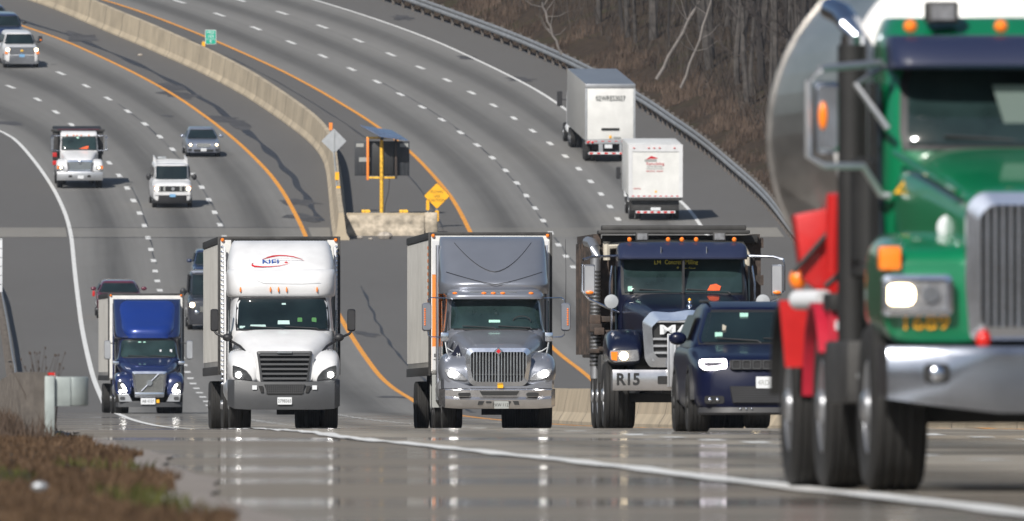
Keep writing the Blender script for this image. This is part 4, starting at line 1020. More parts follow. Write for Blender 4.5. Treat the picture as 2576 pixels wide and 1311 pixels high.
for sx in (-1, 1):
    MB().prism(rrect(sx * .72 - .13, sx * .72 + .13, .68, .76, .038), -.03, .05).build('bumper_hole', 'ink_text', T)
    MB().prism([(sx * .42, .58), (sx * .30, .58), (sx * .34, .50), (sx * .44, .50)], -.05, .02).build('bumper_slot', 'ink_text', T)
    MB().box(min(sx * .15, sx * .26), max(sx * .15, sx * .26), -.05, 0, .535, .575).build('bumper_slot', 'ink_text', T)
plate(T, .06, -.05, .50, 'PXW 1127', m='grey_text')
MB().prism(rrect(-.02, .10, .855, .93, .01), -.03, 0).build('transponder', 'yellow_sign', T)
for sx in (-1, 1):
    mirror_head(T, sx * 1.47, 1.35, 2.06, 2.66, .20, m='silver', led=-.9 if sx < 0 else .9, r=.06)
    MB().tube([(sx * 1.02, 1.9, 2.76), (sx * 1.38, 1.5, 2.77), (sx * 1.44, 1.42, 2.72), (sx * 1.45, 1.42, 2.62)], .014, 6).build('mirror_arm', 'chrome', T)
    MB().tube([(sx * 1.06, 1.6, 1.93), (sx * 1.38, 1.45, 1.94), (sx * 1.44, 1.42, 1.98), (sx * 1.45, 1.42, 2.08)], .014, 6).build('mirror_arm', 'chrome', T)
    MB().box(sx * 1.10 - .085, sx * 1.10 + .085, 1.0, 1.1, 1.84, 2.03).build('hood_mirror', 'chrome', T, bev=.02)
    MB().tube([(sx * 1.10, 1.05, 1.85), (sx * 1.05, .95, 1.6), (sx * .92, .72, 1.42)], .016, 6).build('hood_mirror_arm', 'galv', T)
    MB().tube([(sx * 1.08, 1.05, 1.72), (sx * .95, 1.0, 1.64), (sx * .80, 1.0, 1.60)], .014, 6).build('hood_mirror_arm', 'galv', T)
    MB().ball((sx * .92, .7, 1.42), .05, .04, .035, 8, 5).build('arm_foot', 'black', T)
    MB().prismx([(1.60, 1.50), (2.0, 1.50), (2.15, 2.7), (1.95, 2.7)], sx * 1.12 - .012, sx * 1.12 + .012).build('door_window', 'glass', T)
    MB().box(sx * 1.16 - .02, sx * 1.16 + .02, 3.9, 5.0, .6, 3.9).build('side_extender', 'silver', T, bev=.01)
MB().tube([(1.47, 1.42, 2.66), (1.475, 1.42, 3.25), (1.465, 1.42, 4.0)], .008, 5, r2=.004).build('antenna', 'black', T)
for x, z, w, h in ((-.03, 2.27, .24, .06),): MB().prism(rrect(x - w / 2, x + w / 2, z - h / 2, z + h / 2, .01), front_y(CAB, x, z) - .03, front_y(CAB, x, z) - .024).build('paper', 'sticker', T)
MB().ball((.02, front_y(CAB, .02, 2.42) - .01, 2.42), .05, .01, .05, 12, 6).build('sensor', 'glass2', T)
MB().tube([(.55 + .19 * math.cos(a / 3.), front_y(CAB, .55, 2.28) - .02 + .1 * 0, 2.26 + .12 * math.sin(a / 3.)) for a in range(0, 10)], .012, 5).build('steering_wheel', 'black', T)
# small triangular pennant on the near fender
MB().prism([(-.98, 1.56), (-.74, 1.50), (-.83, 1.78)], .55, .57).build('fender_flag', 'ink', T); text(T, '34', .09, 'white_text', -.83, .54, 1.56)
TR = trailer(T, 5.2, 16.0, 1.29, 1.17, 4.17)
yb = 5.2 - .03
for sx in (-1, 1):
    x0, x1 = sorted((sx * 1.24, sx * 1.02))
    MB().box(x0, x1, yb - .012, yb, 2.35, 3.28 if sx < 0 else 3.3).build('orange_panel', 'orange' if sx < 0 else 'white_box', TR)
    MB().box(x0, x1, yb - .010, yb, 3.285, 4.0).build('white_panel', 'white', TR); MB().box(x0, x1, yb - .010, yb, 1.25, 2.345).build('white_panel', 'white' if sx > 0 else 'orange', TR)
MB().box(-1.24, -1.02, yb - .014, yb - .010, 1.25, 1.75).build('white_panel', 'white', TR)
text(TR, '53', .2, 'ink_text', -1.12, yb - .016, 1.52)
g = MB()
for i in range(14): g.box(-1.315, -1.308, 5.5, 6.1, 2.0 + i * .14, 2.07 + i * .14)
g.build('side_print', 'orange', TR)
MB().box(-1.22, -1.02, 7.4, 7.42, .35, 1.1).build('mud_flap', 'grey_text', T)
MB().box(-1.25, -.75, 5.0, 5.02, .45, 1.15).build('fender_flap', 'grey_text', T)

# ================================================================ blue semi further down the slope
Y = 767.; rz = .04
T = vehicle('semi_truck', place(376, Y), Y, rz, 'royal blue semi truck with diagonal bar grille, farthest left and lowest in the dip', 'semi truck')
chassis(T, .6, 7.2, steer=1.3, axle=(5.6, 6.9), sw=1.02)
CAB = [(.55, 1.7, 4.8, 1.12, 7), (1.6, 1.5, 4.8, 1.14, 7), (1.85, 1.4, 4.8, 1.12, 6), (1.93, 1.42, 4.8, 1.08, 5.5), (2.52, 1.85, 4.8, 1.03, 5.5), (2.6, 1.82, 4.8, 1.12, 5), (2.8, 2.0, 4.8, 1.16, 5), (3.95, 3.6, 4.8, 1.17, 6)]
MB().loftz(CAB, 56).build('cab', 'navy', T, ang=60)
FAIR = [(2.60, 1.72, 4.9, .92, 4.5), (2.85, 1.72, 4.9, .94, 4), (3.2, 2.3, 4.9, 1.0, 4), (3.6, 2.9, 4.9, 1.04, 4), (3.90, 3.5, 4.9, 1.07, 4)]
MB().loftz(FAIR, 56).build('roof_fairing', 'blue', T, ang=60)
windshield(T, CAB, [(1.95, -.95, .95), (2.05, -.96, .96), (2.44, -.93, .93), (2.52, -.88, .88)], m='glass2', off=.03)
H = [(.1, .58, .85, 1.46, 5), (.3, .68, .8, 1.58, 5), (.8, .88, .8, 1.74, 4.5), (1.5, 1.04, .8, 1.95, 5)]
hood = MB().lofty(H, 40)
for sx in (-1, 1): hood.lofty([(.12, .2, .60, 1.05, 3), (.22, .30, .55, 1.28, 3), (.55, .34, .6, 1.40, 3), (1.0, .34, .7, 1.44, 3), (1.7, .32, .8, 1.38, 4), (2.1, .28, .9, 1.3, 4)], 28, xc=sx * .87)
hood.build('hood', 'navy', T, ang=60)
for sx in (-1, 1):
    hp = [(sx * a, b) for a, b in ((1.10, 1.10), (.93, 1.08), (.78, .86), (.78, .72), (1.06, .72), (1.10, .85))]
    h_ = headlight(T, hp, .05, [], y1=.3)
    MB().prism([(sx * a, b) for a, b in ((1.02, .80), (.80, .80), (.79, .745), (1.06, .745))], .02, .06).build('bulb', 'lamp', h_)
    MB().prism([(sx * a, b) for a, b in ((.97, 1.0), (.91, 1.0), (.80, .84), (.86, .80))], .02, .06).build('bulb', 'lamp', h_)
    MB().prism([(sx * a, b) for a, b in ((1.10, .68), (.72, .68), (.58, .40), (1.04, .40))], .0, .2, ins=.02).build('bumper_corner', 'alu', T)
    MB().prism(rrect(sx * .93 - .09, sx * .93 + .09, .46, .58, .04), -.02, .02).build('fog_light', 'grey_plastic', T)
    mirror_head(T, sx * 1.42, 1.3, 1.86, 2.52, .22, m='alu', r=.07)
    MB().box(sx * 1.13 - .11, sx * 1.13 + .11, 1.0, 1.1, 1.68, 1.80).build('hood_mirror', 'chrome', T, bev=.03)
    MB().tube([(sx * 1.13, 1.05, 1.70), (sx * .95, .8, 1.40)], .02, 6).build('mirror_arm', 'black', T)
    MB().prismx([(1.5, 1.45), (1.9, 1.45), (2.0, 2.45), (1.75, 2.45)], sx * 1.135 - .012, sx * 1.135 + .012).build('door_window', 'glass', T)
    MB().box(sx * 1.16 - .02, sx * 1.16 + .02, 3.9, 5.0, .6, 3.8).build('side_extender', 'navy', T, bev=.01)
    MB().tube([(sx * 1.1, 1.4, 2.42), (sx * 1.4, 1.4, 2.42)], .02, 6).build('mirror_arm', 'black', T)
gg = grille(T, [(-.60, 1.45), (.60, 1.45), (.50, .55), (-.50, .55)], .0, barm='grey_text', n=18, horiz=True, fr='chrome', fw=.085, bw=.012, depth=.07, slat=False)
g = MB()
for i in range(22): g.box(-.50 + i * .047, -.49 + i * .047, .02, .06, .70, 1.36)
g.build('grille_mesh', 'grey_text', gg)
MB().tube([(-.28, -.01, .76), (.32, -.01, 1.36)], .025, 6).build('diagonal_bar', 'chrome', gg)
MB().lathe([(0, .10), (.03, .10)], (0.0, -.04, 1.05), 'y', 16).build('badge', 'chrome', gg)
MB().box(-.50, .50, -.02, .05, .60, .72).build('lower_bar', 'chrome', gg, bev=.02)
plate(T, -.05, -.05, .42, 'AB 4127', w=.5, h=.22); MB().prism(rrect(.24, .34, .36, .48, .01), -.05, 0).build('transponder', 'yellow_sign', T)
b_ = MB(); b_.loft([[(x, yy, .22), (x, yy, .38), (x, yy + .3, .38), (x, yy + .3, .22)] for x, yy in ((-1.14, .6), (-1.08, .15), (-.7, .0), (.7, 0), (1.08, .15), (1.14, .6))]); b_.build('bumper', 'grey_plastic', T)
for x, z, w, h in ((-.30, 2.46, .1, .04), (-.13, 2.46, .08, .04), (.42, 2.15, .06, .10), (.78, 2.15, .08, .12)): MB().prism(rrect(x - w / 2, x + w / 2, z - h / 2, z + h / 2, .015), front_y(CAB, x, z) - .03, front_y(CAB, x, z) - .024).build('windshield_sticker', 'sticker' if z > 2.3 else 'plate', T)
trailer(T, 5.1, 16.0, 1.29, 1.17, 4.14)
# ================================================================ dark blue dump truck with MACK grille
Y = 354.; rz = .05
T = vehicle('dump_truck', place(1736, Y), Y, rz, 'dark blue dump truck with R15 on its bright bumper, behind the dark jeep-like SUV', 'dump truck')
chassis(T, .5, 8.3, steer=1.15, axle=(5.4, 6.8), sw=1.13, stw=.40, r=.54)
CAB = [(.9, 2.0, 3.3, 1.05, 7), (1.8, 1.9, 3.3, 1.06, 7), (2.14, 1.85, 3.3, 1.06, 6.5), (2.72, 2.15, 3.3, 1.02, 6.5), (2.86, 2.18, 3.3, 1.02, 5), (2.98, 2.45, 3.3, .92, 4)]
MB().loftz(CAB, 56).build('cab', 'ink', T, ang=55)
VIS = [(2.70, 1.78, 2.5, 1.03, 6), (2.73, 1.76, 2.5, 1.035, 6), (2.90, 2.0, 2.6, 1.03, 6), (2.97, 2.2, 2.7, .96, 5)]
MB().loftz(VIS, 48).build('sun_visor', 'visor', T, ang=40)
g = MB()
for x in (-.36, .37): g.box(x - .006, x + .006, 1.83, 1.9, 2.76, 2.9)
g.build('visor_rivets', 'chrome', T)
windshield(T, CAB, [(2.17, -.94, .94), (2.26, -.95, .95), (2.62, -.94, .94), (2.72, -.92, .92)], m='glass2', off=.03)
MB().box(-.018, .018, front_y(CAB, 0, 2.2) - .035, front_y(CAB, 0, 2.2) + .3, 2.17, 2.72).build('windshield_divider', 'black', T)
wy = lambda z: front_y(CAB, 0, z) - .035
text(T, 'Concrete Milling', .105, 'lettering_yellow', -.02, wy(2.68) - .01, 2.655, name='windshield_lettering', wide=.75); text(T, '& Paving', .09, 'lettering_yellow', .05, wy(2.6), 2.55, name='windshield_lettering')
text(T, 'LM', .09, 'lettering_yellow', -.40, wy(2.68) - .01, 2.65, name='windshield_lettering')
MB().prism(rrect(-.89, -.82, 2.19, 2.27, .01), wy(2.2), wy(2.2) + .004).build('inspection_sticker', 'sticker', T)
g = MB(); g.prism([(.38, 2.20), (.58, 2.20), (.60, 2.27), (.52, 2.31), (.43, 2.29)], wy(2.25), wy(2.25) + .004); g.build('dash_vest', 'vest', T)
H = [(.10, .55, 1.0, 1.80, 5), (.25, .60, 1.0, 1.88, 5), (.7, .70, 1.0, 1.98, 5), (1.3, .84, 1.1, 2.08, 5), (1.95, .98, 1.2, 2.17, 5)]
hood = MB().lofty(H, 40)
for sx in (-1, 1): hood.lofty([(.16, .22, 1.05, 1.26, 3), (.3, .28, 1.0, 1.42, 3), (.8, .29, 1.0, 1.58, 3.2), (1.3, .29, 1.0, 1.58, 3.4), (1.8, .27, 1.0, 1.40, 4)], 28, xc=sx * 1.02)
hood.build('hood', 'ink', T, ang=60)
GP = [(-.64, .97), (.64, .97), (.72, 1.1), (.76, 1.70), (.62, 1.86), (.3, 1.84), (0, 1.885), (-.3, 1.84), (-.62, 1.86), (-.76, 1.70), (-.72, 1.1)]
gg = grille(T, GP, .0, back='ink_text', barm='alu', n=1, horiz=True, fr='chrome', fw=.15, bw=.001, depth=.07, slat=False)
for z in (1.70, 1.42, 1.31, 1.20, 1.09): MB().box(-.60, .60, .01, .07, z - .018, z + .018).build('grille_bar', 'alu', gg)
text(gg, 'MACK', .20, 'plate', 0, .0, 1.56, name='grille_lettering', wide=1.75, bold=.008, ext=.015)
for sx in (-1, 1):
    hp = [(sx * a, b) for a, b in ((1.27, 1.24), (.82, 1.25), (.80, 1.07), (1.20, 1.04), (1.27, 1.10))]
    h_ = headlight(T, hp, .10, [(sx * 1.05, 1.15, .07)], y1=.3, housing='lens', lit='lamp_warm')
    MB().prism([(sx * 1.255, 1.215), (sx * 1.15, 1.215), (sx * 1.16, 1.075), (sx * 1.245, 1.09)], .08, .1).build('turn_signal', 'amber', h_)
    mirror_head(T, sx * 1.50, 1.85, 2.12, 2.62, .17, m='alu', r=.02)
    g = MB(); g.tube([(sx * 1.0, 2.1, 2.76), (sx * 1.45, 1.95, 2.74), (sx * 1.60, 1.9, 2.70), (sx * 1.62, 1.9, 2.60), (sx * 1.62, 1.9, 2.20), (sx * 1.50, 1.9, 2.06), (sx * 1.02, 2.0, 1.85)], .02, 7); g.build('mirror_frame', 'chrome', T)
    marker(T, sx * 1.50, 1.83, 2.17, .13, .06)
    MB().lathe([(0, .02), (.01, .11), (.03, .115), (.06, .06)], (sx * 1.21, .75, 2.02), 'y', 20).build('spot_mirror', 'sign_back', T)
    MB().tube([(sx * 1.21, .8, 2.0), (sx * 1.21, .78, 1.36)], .018, 6).build('spot_mirror_rod', 'chrome', T)
    g = MB(); g.prismx([(2.0, 1.5), (2.7, 1.5), (2.7, 2.6), (2.2, 2.6)], sx * 1.07 - .012, sx * 1.07 + .012); g.build('door_window', 'glass', T)
b_ = MB(); b_.loft([[(x, yy, .60), (x, yy - .02, .65), (x, yy - .02, .88), (x, yy, .93), (x, yy + .2, .93), (x, yy + .2, .60)] for x, yy in ((-1.24, .15), (-1.235, -.03), (-1.1, -.04), (1.1, -.04), (1.235, -.03), (1.24, .15))]); b_.build('bumper', 'bumper', T, ang=30)
text(T, 'R15', .26, 'ink_text', -.99, -.066, .77, name='bumper_lettering', wide=.92, bold=.008)
for sx in (-1, 1): MB().prism(rrect(sx * .44 - .08, sx * .44 + .08, .70, .83, .02), -.07, -.02).build('tow_hole', 'frame', T)
g = MB(); g.box(-.36, -.24, -.14, -.08, .66, 1.50); g.box(-.37, -.345, -.17, -.08, .66, 1.50); g.box(-.255, -.23, -.17, -.08, .66, 1.50); g.box(-.24, .10, -.13, -.09, 1.28, 1.40); g.build('plough_bracket', 'alu', T, bev=.004)
MB().box(-.30, -.20, -.1, 0, .50, .60).build('tow_hook', 'plate', T, bev=.01)
g = MB(); g.ball((0, .2, 1.93), .05, .09, .06); g.ball((0, .12, 2.0), .03, .035, .035); g.build('hood_ornament', 'chrome', T)
MB().ball((0, .14, 2.04), .025, .025, .03).build('ornament_tip', 'yellow_sign', T)
for x in (-.84, -.22, 0, .23, .84): marker(T, x, 2.25, 3.02, .075, .08)
for x in (-.63, .61):
    o = MB().box(x - .10, x + .10, 2.35, 2.5, 3.0, 3.14).build('work_light', 'dirt', T, bev=.015); MB().box(x - .08, x + .08, 2.34, 2.35, 3.02, 3.12).build('lens', 'lens', o)
MB().tube([(-1.32, 3.45, .8), (-1.32, 3.45, 2.75), (-1.32, 3.5, 2.88), (-1.36, 3.7, 2.98), (-1.42, 3.95, 3.0)], .085, 12).build('exhaust_stack', 'rim', T)
g = MB()
for i in range(26): g.lathe([(0, .095), (.03, .095)], (-1.32, 3.45, 1.0 + i * .06), 'z', 12)
g.build('heat_shield', 'dirt', T)
MB().tube([(-1.12, 2.2, 2.6), (-1.16, 2.15, 2.3), (-1.16, 2.15, 1.9)], .018, 6).build('grab_rail', 'chrome', T)
MB().tube([(1.12, 2.2, 2.6), (1.16, 2.15, 2.3), (1.16, 2.15, 1.7)], .018, 6).build('grab_rail', 'chrome', T)
# dump body
g = MB(); g.box(-1.26, 1.26, 3.75, 8.6, 1.15, 3.05); o = g.build('dump_body', 'rust', T, bev=.03)
g = MB()
for sx in (-1, 1):
    for i in range(7): a, c = sorted((sx * 1.26, sx * 1.36)); g.box(a, c, 3.8 + i * .78, 3.95 + i * .78, 1.2, 3.0)
    for zz in (1.2, 1.75, 2.3, 2.9): a, c = sorted((sx * 1.24, sx * 1.40)); g.box(a, c, 3.74, 3.9, zz, zz + .16)
    a, c = sorted((sx * 1.22, sx * 1.34)); g.box(a, c, 3.7, 8.65, 2.95, 3.12)
g.build('body_ribs', 'rust', o)
g = MB(); g.box(-1.28, 1.16, 3.3, 3.8, 3.12, 3.18); g.box(-1.22, 1.1, 3.35, 3.7, 3.18, 3.26); g.build('tarp_housing', 'dirt', o, bev=.02)
g = MB(); g.box(-1.2, 1.3, 3.6, 3.75, 2.98, 3.10); g.build('front_lip', 'frame', o, bev=.01)
M['beige'] = mat('cream_pipe', (.50, .46, .38), .5, var=.2, scale=4)
MB().tube([(-1.15, 3.55, 2.92), (-.4, 3.55, 2.98), (.5, 3.55, 2.97), (1.05, 3.55, 2.95), (1.12, 3.55, 2.80), (1.12, 3.55, 2.6)], .055, 8).build('hydraulic_pipe', 'beige', T)
MB().tube([(-1.13, 3.55, 3.0), (-1.13, 3.55, 2.7)], .06, 8).build('hydraulic_pipe', 'beige', T)
random.seed(3); g = MB()
for k in range(9): x, z = random.uniform(-1.36, -1.1), random.uniform(1.2, 1.75); g.box(x - random.uniform(.04, .12), x + random.uniform(.04, .12), 2.9 + k * .05, 3.3 + k * .06, z, z + random.uniform(.04, .16))
g.build('side_steps', 'rust', T, bev=.01)
MB().box(-1.30, -1.0, 2.2, 3.2, .72, 1.18).build('battery_box', 'dirt', T, bev=.02)
g = MB(); g.prismx([(2.3, .5), (2.3, 1.0), (3.6, 1.05), (3.6, .55)], .7, 1.2); g.build('fuel_tank', 'dirt', T, bev=.03)

# ================================================================ green tank truck, nearest, far right
Y = 140.; rz = .075
T = vehicle('tank_truck', place(2712, Y), Y, rz, 'big green truck with silver tank and white tank head, nearest, cut by right edge', 'tank truck')
chassis(T, .5, 9.6, steer=1.2, axle=(4.7, 7.15), sw=1.06, stw=.36, r=.54, half=1.24, tanks=False)
CAB = [(1.0, 2.05, 3.5, 1.02, 7), (1.8, 1.95, 3.5, 1.04, 7), (2.16, 1.95, 3.5, 1.03, 6.5), (2.72, 2.25, 3.5, 1.0, 6.5), (2.86, 2.3, 3.5, 1.0, 5), (3.02, 2.6, 3.5, .94, 4.5)]
MB().loftz(CAB, 56).build('cab', 'green', T, ang=55)
VIS = [(2.68, 1.82, 2.5, 1.0, 6), (2.71, 1.80, 2.5, 1.0, 6), (2.86, 1.95, 2.6, 1.0, 6), (2.90, 2.1, 2.7, .97, 5)]
MB().loftz(VIS, 48).build('sun_visor', 'visor', T, ang=40)
windshield(T, CAB, [(2.20, -.88, .88), (2.28, -.89, .89), (2.60, -.87, .87), (2.68, -.84, .84)], m='glass2', off=.03)
for x in (-.86, -.28, 0, .28, .86): marker(T, x, 2.12, 2.955, .09, .085)
o = MB().box(-.74, -.53, 2.3, 2.5, 2.98, 3.12).build('work_light', 'dirt', T, bev=.02); MB().box(-.71, -.56, 2.29, 2.3, 3.0, 3.1).build('lens', 'lens', o)
H = [(.08, .64, 1.0, 1.80, 5), (.3, .70, 1.0, 1.90, 5), (.9, .80, 1.0, 2.02, 5), (1.5, .90, 1.0, 2.12, 5), (2.1, .98, 1.1, 2.2, 5)]
hood = MB().lofty(H, 40)
for sx in (-1, 1): hood.lofty([(.10, .33, .95, 1.42, 5), (.2, .35, .92, 1.52, 5), (.7, .35, .92, 1.62, 4.5), (1.3, .35, .95, 1.64, 4.5), (1.9, .32, 1.0, 1.5, 5)], 32, xc=sx * .86)
hood.build('hood', 'green', T, ang=60)
GP = [(-.68, .95), (.68, .95), (.71, 1.3), (.70, 1.80), (.62, 1.88), (-.62, 1.88), (-.70, 1.80), (-.71, 1.3)]
grille(T, GP, .0, barm='chrome', n=26, horiz=False, fr='chrome', fw=.08, bw=.022, depth=.07)
for sx in (-1, 1):
    P_ = rrect(sx * 1.01 - .19, sx * 1.01 + .19, 1.13, 1.33, .03)
    o = MB().prism(P_, .02, .12, ins=.01).build('headlight', 'lens', T); MB().ring(scale_poly(P_, -.03), P_, .0, .12, ycrown=.01).build('bezel', 'chrome', o)
    g = MB(); g.prism(rrect(sx * 1.18 - .055, sx * 1.18 + .055, 1.17, 1.30, .035) if 0 else rrect(sx * 1.12 - .09, sx * 1.12 + .09, 1.17, 1.30, .05), .005, .02); g.build('bulb', 'lamp_warm', o)
    MB().lathe([(0, .055), (.02, .05)], (sx * .93, .0, 1.235), 'y', 16).build('reflector_bowl', 'chrome', o)
    MB().box(sx * 1.18 - .07, sx * 1.18 + .07, .05, .2, 1.39, 1.54).build('turn_signal', 'amber', T, bev=.02)
    MB().prism(rrect(sx * .90 - .08, sx * .90 + .08, .68, .80, .03), -.10, -.03).build('fog_light', 'frame', T); MB().ball((sx * .90, -.10, .74), .05, .02, .05).build('fog_lens', 'chrome', T)
    mirror_head(T, sx * 1.42, 1.8, 2.14, 2.60, .15, m='chrome', r=.03); MB().ball((sx * 1.45, 1.78, 2.38), .03, .03, .09).build('mirror_signal', 'amber', T)
    g = MB(); g.tube([(sx * 1.02, 2.2, 2.70), (sx * 1.22, 2.0, 2.58), (sx * 1.02, 1.95, 2.30)], .022, 7); g.build('mirror_brace', 'alu', T)
    g = MB(); g.tube([(sx * 1.05, 2.1, 2.72), (sx * 1.46, 1.85, 2.68), (sx * 1.54, 1.84, 2.60), (sx * 1.54, 1.84, 2.12), (sx * 1.44, 1.84, 2.06), (sx * 1.18, 1.95, 2.06), (sx * 1.06, 2.0, 1.88), (sx * 1.0, 2.0, 1.87)], .026, 8); g.build('mirror_frame', 'alu', T)
    MB().prismx([(2.1, 1.5), (2.9, 1.5), (2.9, 2.6), (2.35, 2.6)], sx * 1.045 - .012, sx * 1.045 + .012).build('door_window', 'glass', T)
text(T, '1689', .125, 'yellow_sign', -.96, .085, 1.055, name='fender_number', wide=1.3); text(T, '47', .18, 'yellow_sign', -.90, 1.86, 1.90, name='cowl_number')
MB().ball((-.86, 1.80, 2.62), .05, .03, .09).build('mirror_glint', 'chrome', T) if 0 else None
MB().lathe([(0, .06), (.01, .085)], (-.74, .7, 1.66), 'y', 16).build('oval_badge', 'plate', T)
b_ = MB(); b_.loft([[(x, yy, z0), (x, yy - .03, z0 + .08), (x, yy - .03, .86), (x, yy, .91), (x, yy + .2, .91), (x, yy + .2, z0)] for x, yy, z0 in ((-1.22, .35, .60), (-1.20, .05, .58), (-.85, -.05, .53), (-.5, -.07, .49), (.5, -.07, .49), (.85, -.05, .53), (1.20, .05, .58), (1.22, .35, .60))]); b_.build('bumper', 'bumper2', T, ang=30)
MB().ball((-.60, -.02, .95), .05, .05, .06).build('hood_latch', 'red_lens', T)
MB().tube([(-.98, 1.9, 2.15), (-.72, .35, 1.88)], .022, 6).build('hood_trim', 'green', T)
g = MB(); g.tube([(-1.09, 3.7, .7), (-1.09, 3.7, 2.86)], .095, 14); g.build('exhaust_guard', 'frame', T)
MB().tube([(-1.09, 3.7, 2.6), (-1.09, 3.7, 2.92), (-1.10, 3.72, 2.99), (-1.14, 3.85, 3.06), (-1.20, 4.05, 3.10)], .075, 14).build('exhaust_elbow', 'chrome', T)
MB().lathe([(0, .12), (.02, .15), (.75, .15), (.78, .1)], (-1.0, 3.2, 1.35), 'z', 18).build('air_cleaner', 'frame', T)
MB().lathe([(0, .15), (.05, .15)], (-1.0, 3.2, 1.42), 'z', 18).build('air_cleaner_band', 'chrome', T)
MB().box(-1.25, -.7, 2.3, 3.9, .55, .95).build('step_box', 'dirt', T, bev=.03)
MB().ball((-1.12, 2.25, .72), .07, .04, .06).build('step_lamp', 'plate', T)
# tank: steel barrel with stiffening rings, white domed front head
NT = 56; tx, tz = 1.17, 1.24; zc = 2.32
def tring(y, k): return [(tx * k * math.cos(2 * math.pi * i / NT), y, zc + tz * k * math.sin(2 * math.pi * i / NT)) for i in range(NT)]
tank = MB().loft([tring(4.05, 1), tring(9.2, 1), tring(9.5, .8), tring(9.62, .3)]).build('tank', 'stainless', T, ang=50)
MB().loft([tring(3.62, .02), tring(3.66, .35), tring(3.75, .65), tring(3.86, .84), tring(3.95, .95), tring(4.05, 1.012), tring(4.13, 1.012)]).build('tank_head', 'tankwhite', tank, ang=60)
g = MB()
for y in (8.9,): g.loft([tring(y, 1.0), tring(y, 1.02), tring(y + .07, 1.02), tring(y + .07, 1.0)])
g.build('stiffening_ring', 'stainless', tank)
g = MB(); g.box(-.3, .3, 3.9, 9.5, zc + tz - .05, zc + tz + .06); g.build('walkway', 'alu', tank)
MB().box(-.55, .55, 3.8, 9.5, .95, 1.25).build('tank_cradle', 'frame', T)
# red mudguards and gear along the side
for sx in (-1, 1):
    for yy in (4.7, 7.15):
        g = MB(); ring = [(yy - .66 * math.cos(R(a)), .54 + .66 * math.sin(R(a))) for a in range(31, 186, 12)]; out = ring + [(yy - .63 * math.cos(R(a)), .54 + .63 * math.sin(R(a))) for a in range(175, 30, -12)]
        x0, x1 = sorted((sx * .70, sx * 1.27)); g.prismx(out, x0, x1); g.build('mudguard', 'frame' if yy > 5 else 'red2', T, ang=30)
    g = MB(); g.prism([(sx * 1.29, .78), (sx * 1.02, .78), (sx * .98, 1.22), (sx * 1.33, 1.22)], 6.36, 6.42); g.build('mud_flap', 'red', T)
    g = MB(); g.prism([(sx * 1.20, .62), (sx * .94, .62), (sx * .90, 1.18), (sx * 1.22, 1.18)], 3.95, 3.99); g.build('mud_flap', 'red2', T)
    g = MB(); g.prism([(sx * 1.27, 1.78), (sx * .96, 1.84), (sx * .82, 1.62), (sx * .80, 1.30), (sx * 1.06, 1.24), (sx * 1.22, 1.36)], 5.9, 6.2); g.build('red_hopper', 'red', T, bev=.02)
    g = MB(); g.prism([(sx * 1.10, 1.45), (sx * .86, 1.62), (sx * .80, 1.20), (sx * 1.02, 1.16)], 4.5, 5.1); g.build('hose_cover', 'red', T, bev=.04)
MB().prism(rrect(-1.18, -1.0, 1.02, 1.08, .01), 3.93, 3.95).build('flap_label', 'plate', T)
text(T, 'KEEP', .055, 'maroon', -1.14, 6.41, 1.0, name='flap_lettering')
MB().tube([(-1.24, 6.0, 1.22), (-1.10, 5.6, 1.22)], .065, 12).build('side_lamp', 'plate', T); MB().ball((-1.22, 6.2, 1.36), .06, .06, .07).build('side_marker', 'amber', T)
MB().tube([(-1.05, 4.2, 1.24), (-.6, 3.9, 1.28)], .06, 10).build('hose', 'frame', T)
MB().box(-1.22, -.7, 3.9, 4.4, 1.14, 1.26).build('cross_brace', 'frame', T, bev=.02); MB().tube([(-1.28, 5.85, 1.40), (-1.0, 5.85, 1.72)], .02, 6).build('hopper_strap', 'frame', T); MB().tube([(-1.2, 4.45, 1.30), (-.85, 4.45, 1.60)], .022, 6).build('hose_strap', 'frame', T)
MB().prism([(-.25, 2.26), (.62, 2.26), (.62, 2.58), (-.35, 2.58)], front_y(CAB, 0, 2.4) - .045, front_y(CAB, 0, 2.4) - .04).build('interior_panel', 'inside', T)
MB().tube([(-1.16, 4.2, 1.9), (-1.16, 4.3, 1.4)], .05, 8).build('red_hose', 'red', T)

# ================================================================ box trailer seen from behind
Y = Yrow(409); rz = .058
T = vehicle('semi_truck', place(1535, Y), Y, rz, 'white box semi trailer seen from behind with dark lettering on its doors', 'semi truck')
g = MB().box(-1.33, 1.33, 0.03, 16, 1.15, 4.15).build('trailer', 'shadeskin', T, bev=.02)
M['roof'] = mat('trailer_roof', (.20, .22, .25), .35, metal=.3, var=.12, scale=.6); MB().box(-1.31, 1.31, .1, 15.9, 4.152, 4.165).build('roof', 'roof', g)
MB().box(-1.22, 1.22, 0, .03, 1.22, 3.92).build('rear_door', 'white_box', g, bev=.004)
MB().box(-1.33, 1.33, -.01, .05, 3.93, 4.16).build('header', 'alu', g, bev=.01)
q = MB()
for sx in (-1, 1): q.box(min(sx * 1.23, sx * 1.335), max(sx * 1.23, sx * 1.335), -.01, .05, 1.05, 3.93)
q.box(-1.33, 1.33, -.01, .06, .98, 1.2); q.build('door_frame', 'sign_back', g, bev=.006)
text(g, '02WRES3027', .38, 'midgrey', 0, -.05, 3.40, wide=.74, name='rear_lettering')
MB().box(-.48, .48, -.04, -.01, 1.70, 1.82).build('placard', 'ink_text', g); MB().box(-.06, .06, -.04, -.01, 1.28, 1.42).build('label_plate', 'yellow_sign', g); MB().box(.15, .55, -.035, -.01, 1.28, 1.36).build('label_plate', 'grey_text', g)
q = MB()
for k in range(7): q.box(-1.2 + k * .36, -1.05 + k * .36, -.016, -.01, 1.10, 1.14)
q.build('reflective_tape', 'red_lens', g)
for x in (-1.18, -.95, .95, 1.18): marker(g, x, -.02, 1.06, .16, .12, 'red_lens', 'tail_light')
